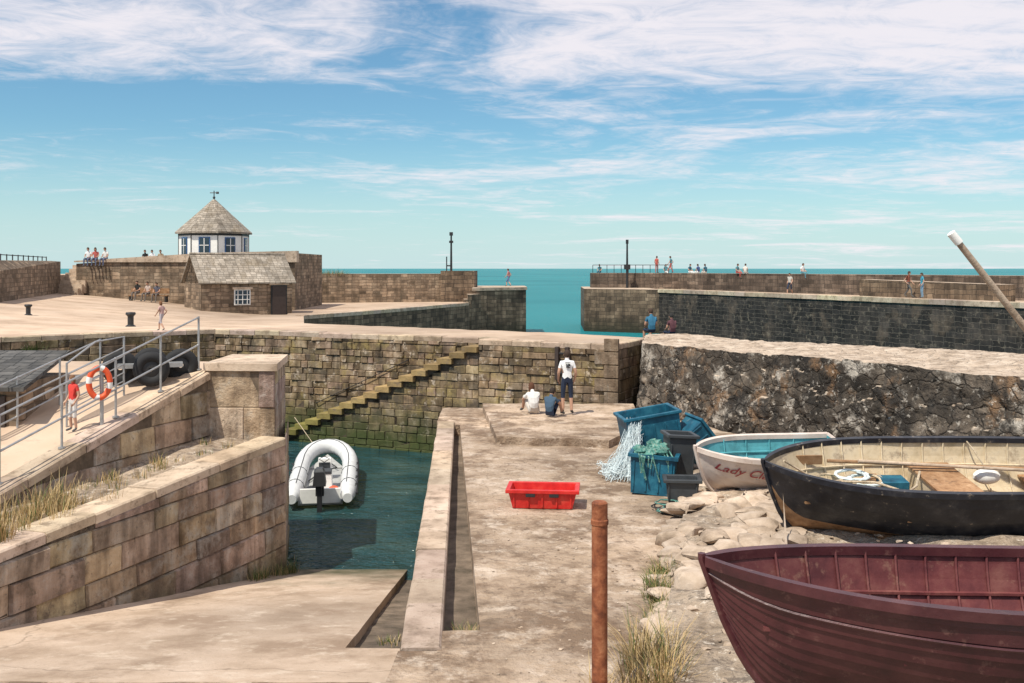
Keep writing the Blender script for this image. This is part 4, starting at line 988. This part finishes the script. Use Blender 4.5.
    if printed:
        y = -.125
        for (cx, cz, w, h_) in ((-.03, 1.33, .02, .11), (.03, 1.375, .06, .018), (.03, 1.335, .06, .018), (.03, 1.285, .06, .018), (.055, 1.355, .018, .05), (.008, 1.31, .018, .05), (0, 1.415, .14, .016)):
            b.box((cx, y, cz), (w, .03, h_), m_dark)
    b.done(name, smooth=60, mx=Matrix.Translation(loc) @ Matrix.Rotation(rz, 4, 'Z') @ Matrix.Scale(k, 4))
W_ = (.8, .8, .8); NV = (.02, .03, .06); BK = (.02, .02, .02)
person("standing_man", 'stand', (1.47, 26.7, 2.09), .1, 1.72, W_, NV, printed=True, shoes=(.05, .05, .05))
person("seated_woman", 'floor', (.58, 26.75, 2.09), .3, 1.65, (.72, .70, .68), (.55, .5, .45), hair=(.10, .04, .02), longh=True)
person("seated_child", 'floor', (.98, 26.2, 2.09), -.5, 1.5, (.05, .09, .14), NV, hair=(.03, .02, .015))
person("seated_child", 'seat', (4.6, 33.0, 3.85), .2, 1.55, (.03, .14, .24), NV)
person("seated_child", 'seat', (5.25, 32.8, 3.8), .4, 1.35, (.1, .04, .05), NV, hair=(.02, .02, .02))
person("standing_child", 'walk', (-12.75, 36.4, 3.70), 1.2, 1.1, (.6, .38, .34), (.45, .4, .42), hair=(.2, .09, .04), longh=True)
p = rl(.47, .02, .6)
person("standing_child", 'stand', (p[0], p[1], zramp(p[0], p[1]) + .02), 2.6, .98, (.6, .05, .04), (.62, .60, .58), hair=(.2, .1, .05), longh=True)
for i, (x, c) in enumerate(((-25.3, BK), (-24.6, (.5, .4, .35)), (-24.0, (.1, .1, .13)))):
    person("seated_man", 'seat', (x, 67.6, zpl(x, 67.6) + .48), pi + R(-.3, .3), 1.75, c, (.15, .13, .12), longleg=True)
b = B(); zb_ = zpl(-24.6, 67.7)
b.box((-24.6, 67.7, zb_ + .44), (2.6, .5, .06), m_varn); b.box((-24.6, 68.0, zb_ + .75), (2.6, .06, .35), m_varn)
for x in (-25.8, -23.4): b.box((x, 67.7, zb_ + .2), (.1, .45, .42), m_iron)
b.done("park_bench")
for i, (x, c) in enumerate(((-29.6, W_), (-29.1, (.5, .12, .1)), (-28.4, (.7, .68, .65)))):
    person("seated_man" if i != 1 else "seated_woman", 'seat', (x, 69.9, 6.52), pi + R(-.4, .4), 1.75, c, (.1, .12, .2), longleg=True, longh=(i == 1))
for x, c in ((-26.0, BK), (-25.5, W_), (-24.9, (.4, .3, .2))):
    person("seated_man", 'seat', (x, 70.9, 6.45), pi, 1.6, c, NV)
person("standing_woman", 'walk', (-.3, 92, 4.3), 1.2, 1.65, (.5, .2, .2), (.1, .15, .3), hair=(.05, .03, .02))
random.seed(11)
cols = [BK, W_, (.05, .08, .2), (.45, .1, .08), (.1, .25, .3), (.6, .55, .5), (.03, .1, .15)]
for (x, y, kind) in ((8.9, 101.5, 'seat'), (14.5, 100.2, 'stand'), (15.4, 100.1, 'seat'), (15.9, 100, 'walk'), (17.4, 97.9, 'seat'), (18.0, 96.6, 'seat'), (18.5, 95.6, 'seat'), (20.4, 90.6, 'seat'), (20.9, 89.6, 'seat'), (24.1, 83.0, 'seat')):
    person("seated_person" if kind == 'seat' else "standing_person", kind, (x, y, 5.5), R(0, 6), 1.7, random.choice(cols), random.choice(cols), longleg=True)
person("standing_person", 'walk', (21.4, 77.0, 3.92), 2.5, 1.7, (.5, .45, .4), NV)
person("standing_person", 'stand', (25.8, 62.9, 4.1), 1.5, 1.6, (.06, .3, .4), (.2, .3, .4), longleg=True)
person("standing_person", 'walk', (25.9, 65.4, 4.1), 4, 1.7, (.25, .08, .05), (.1, .1, .1), longleg=True)
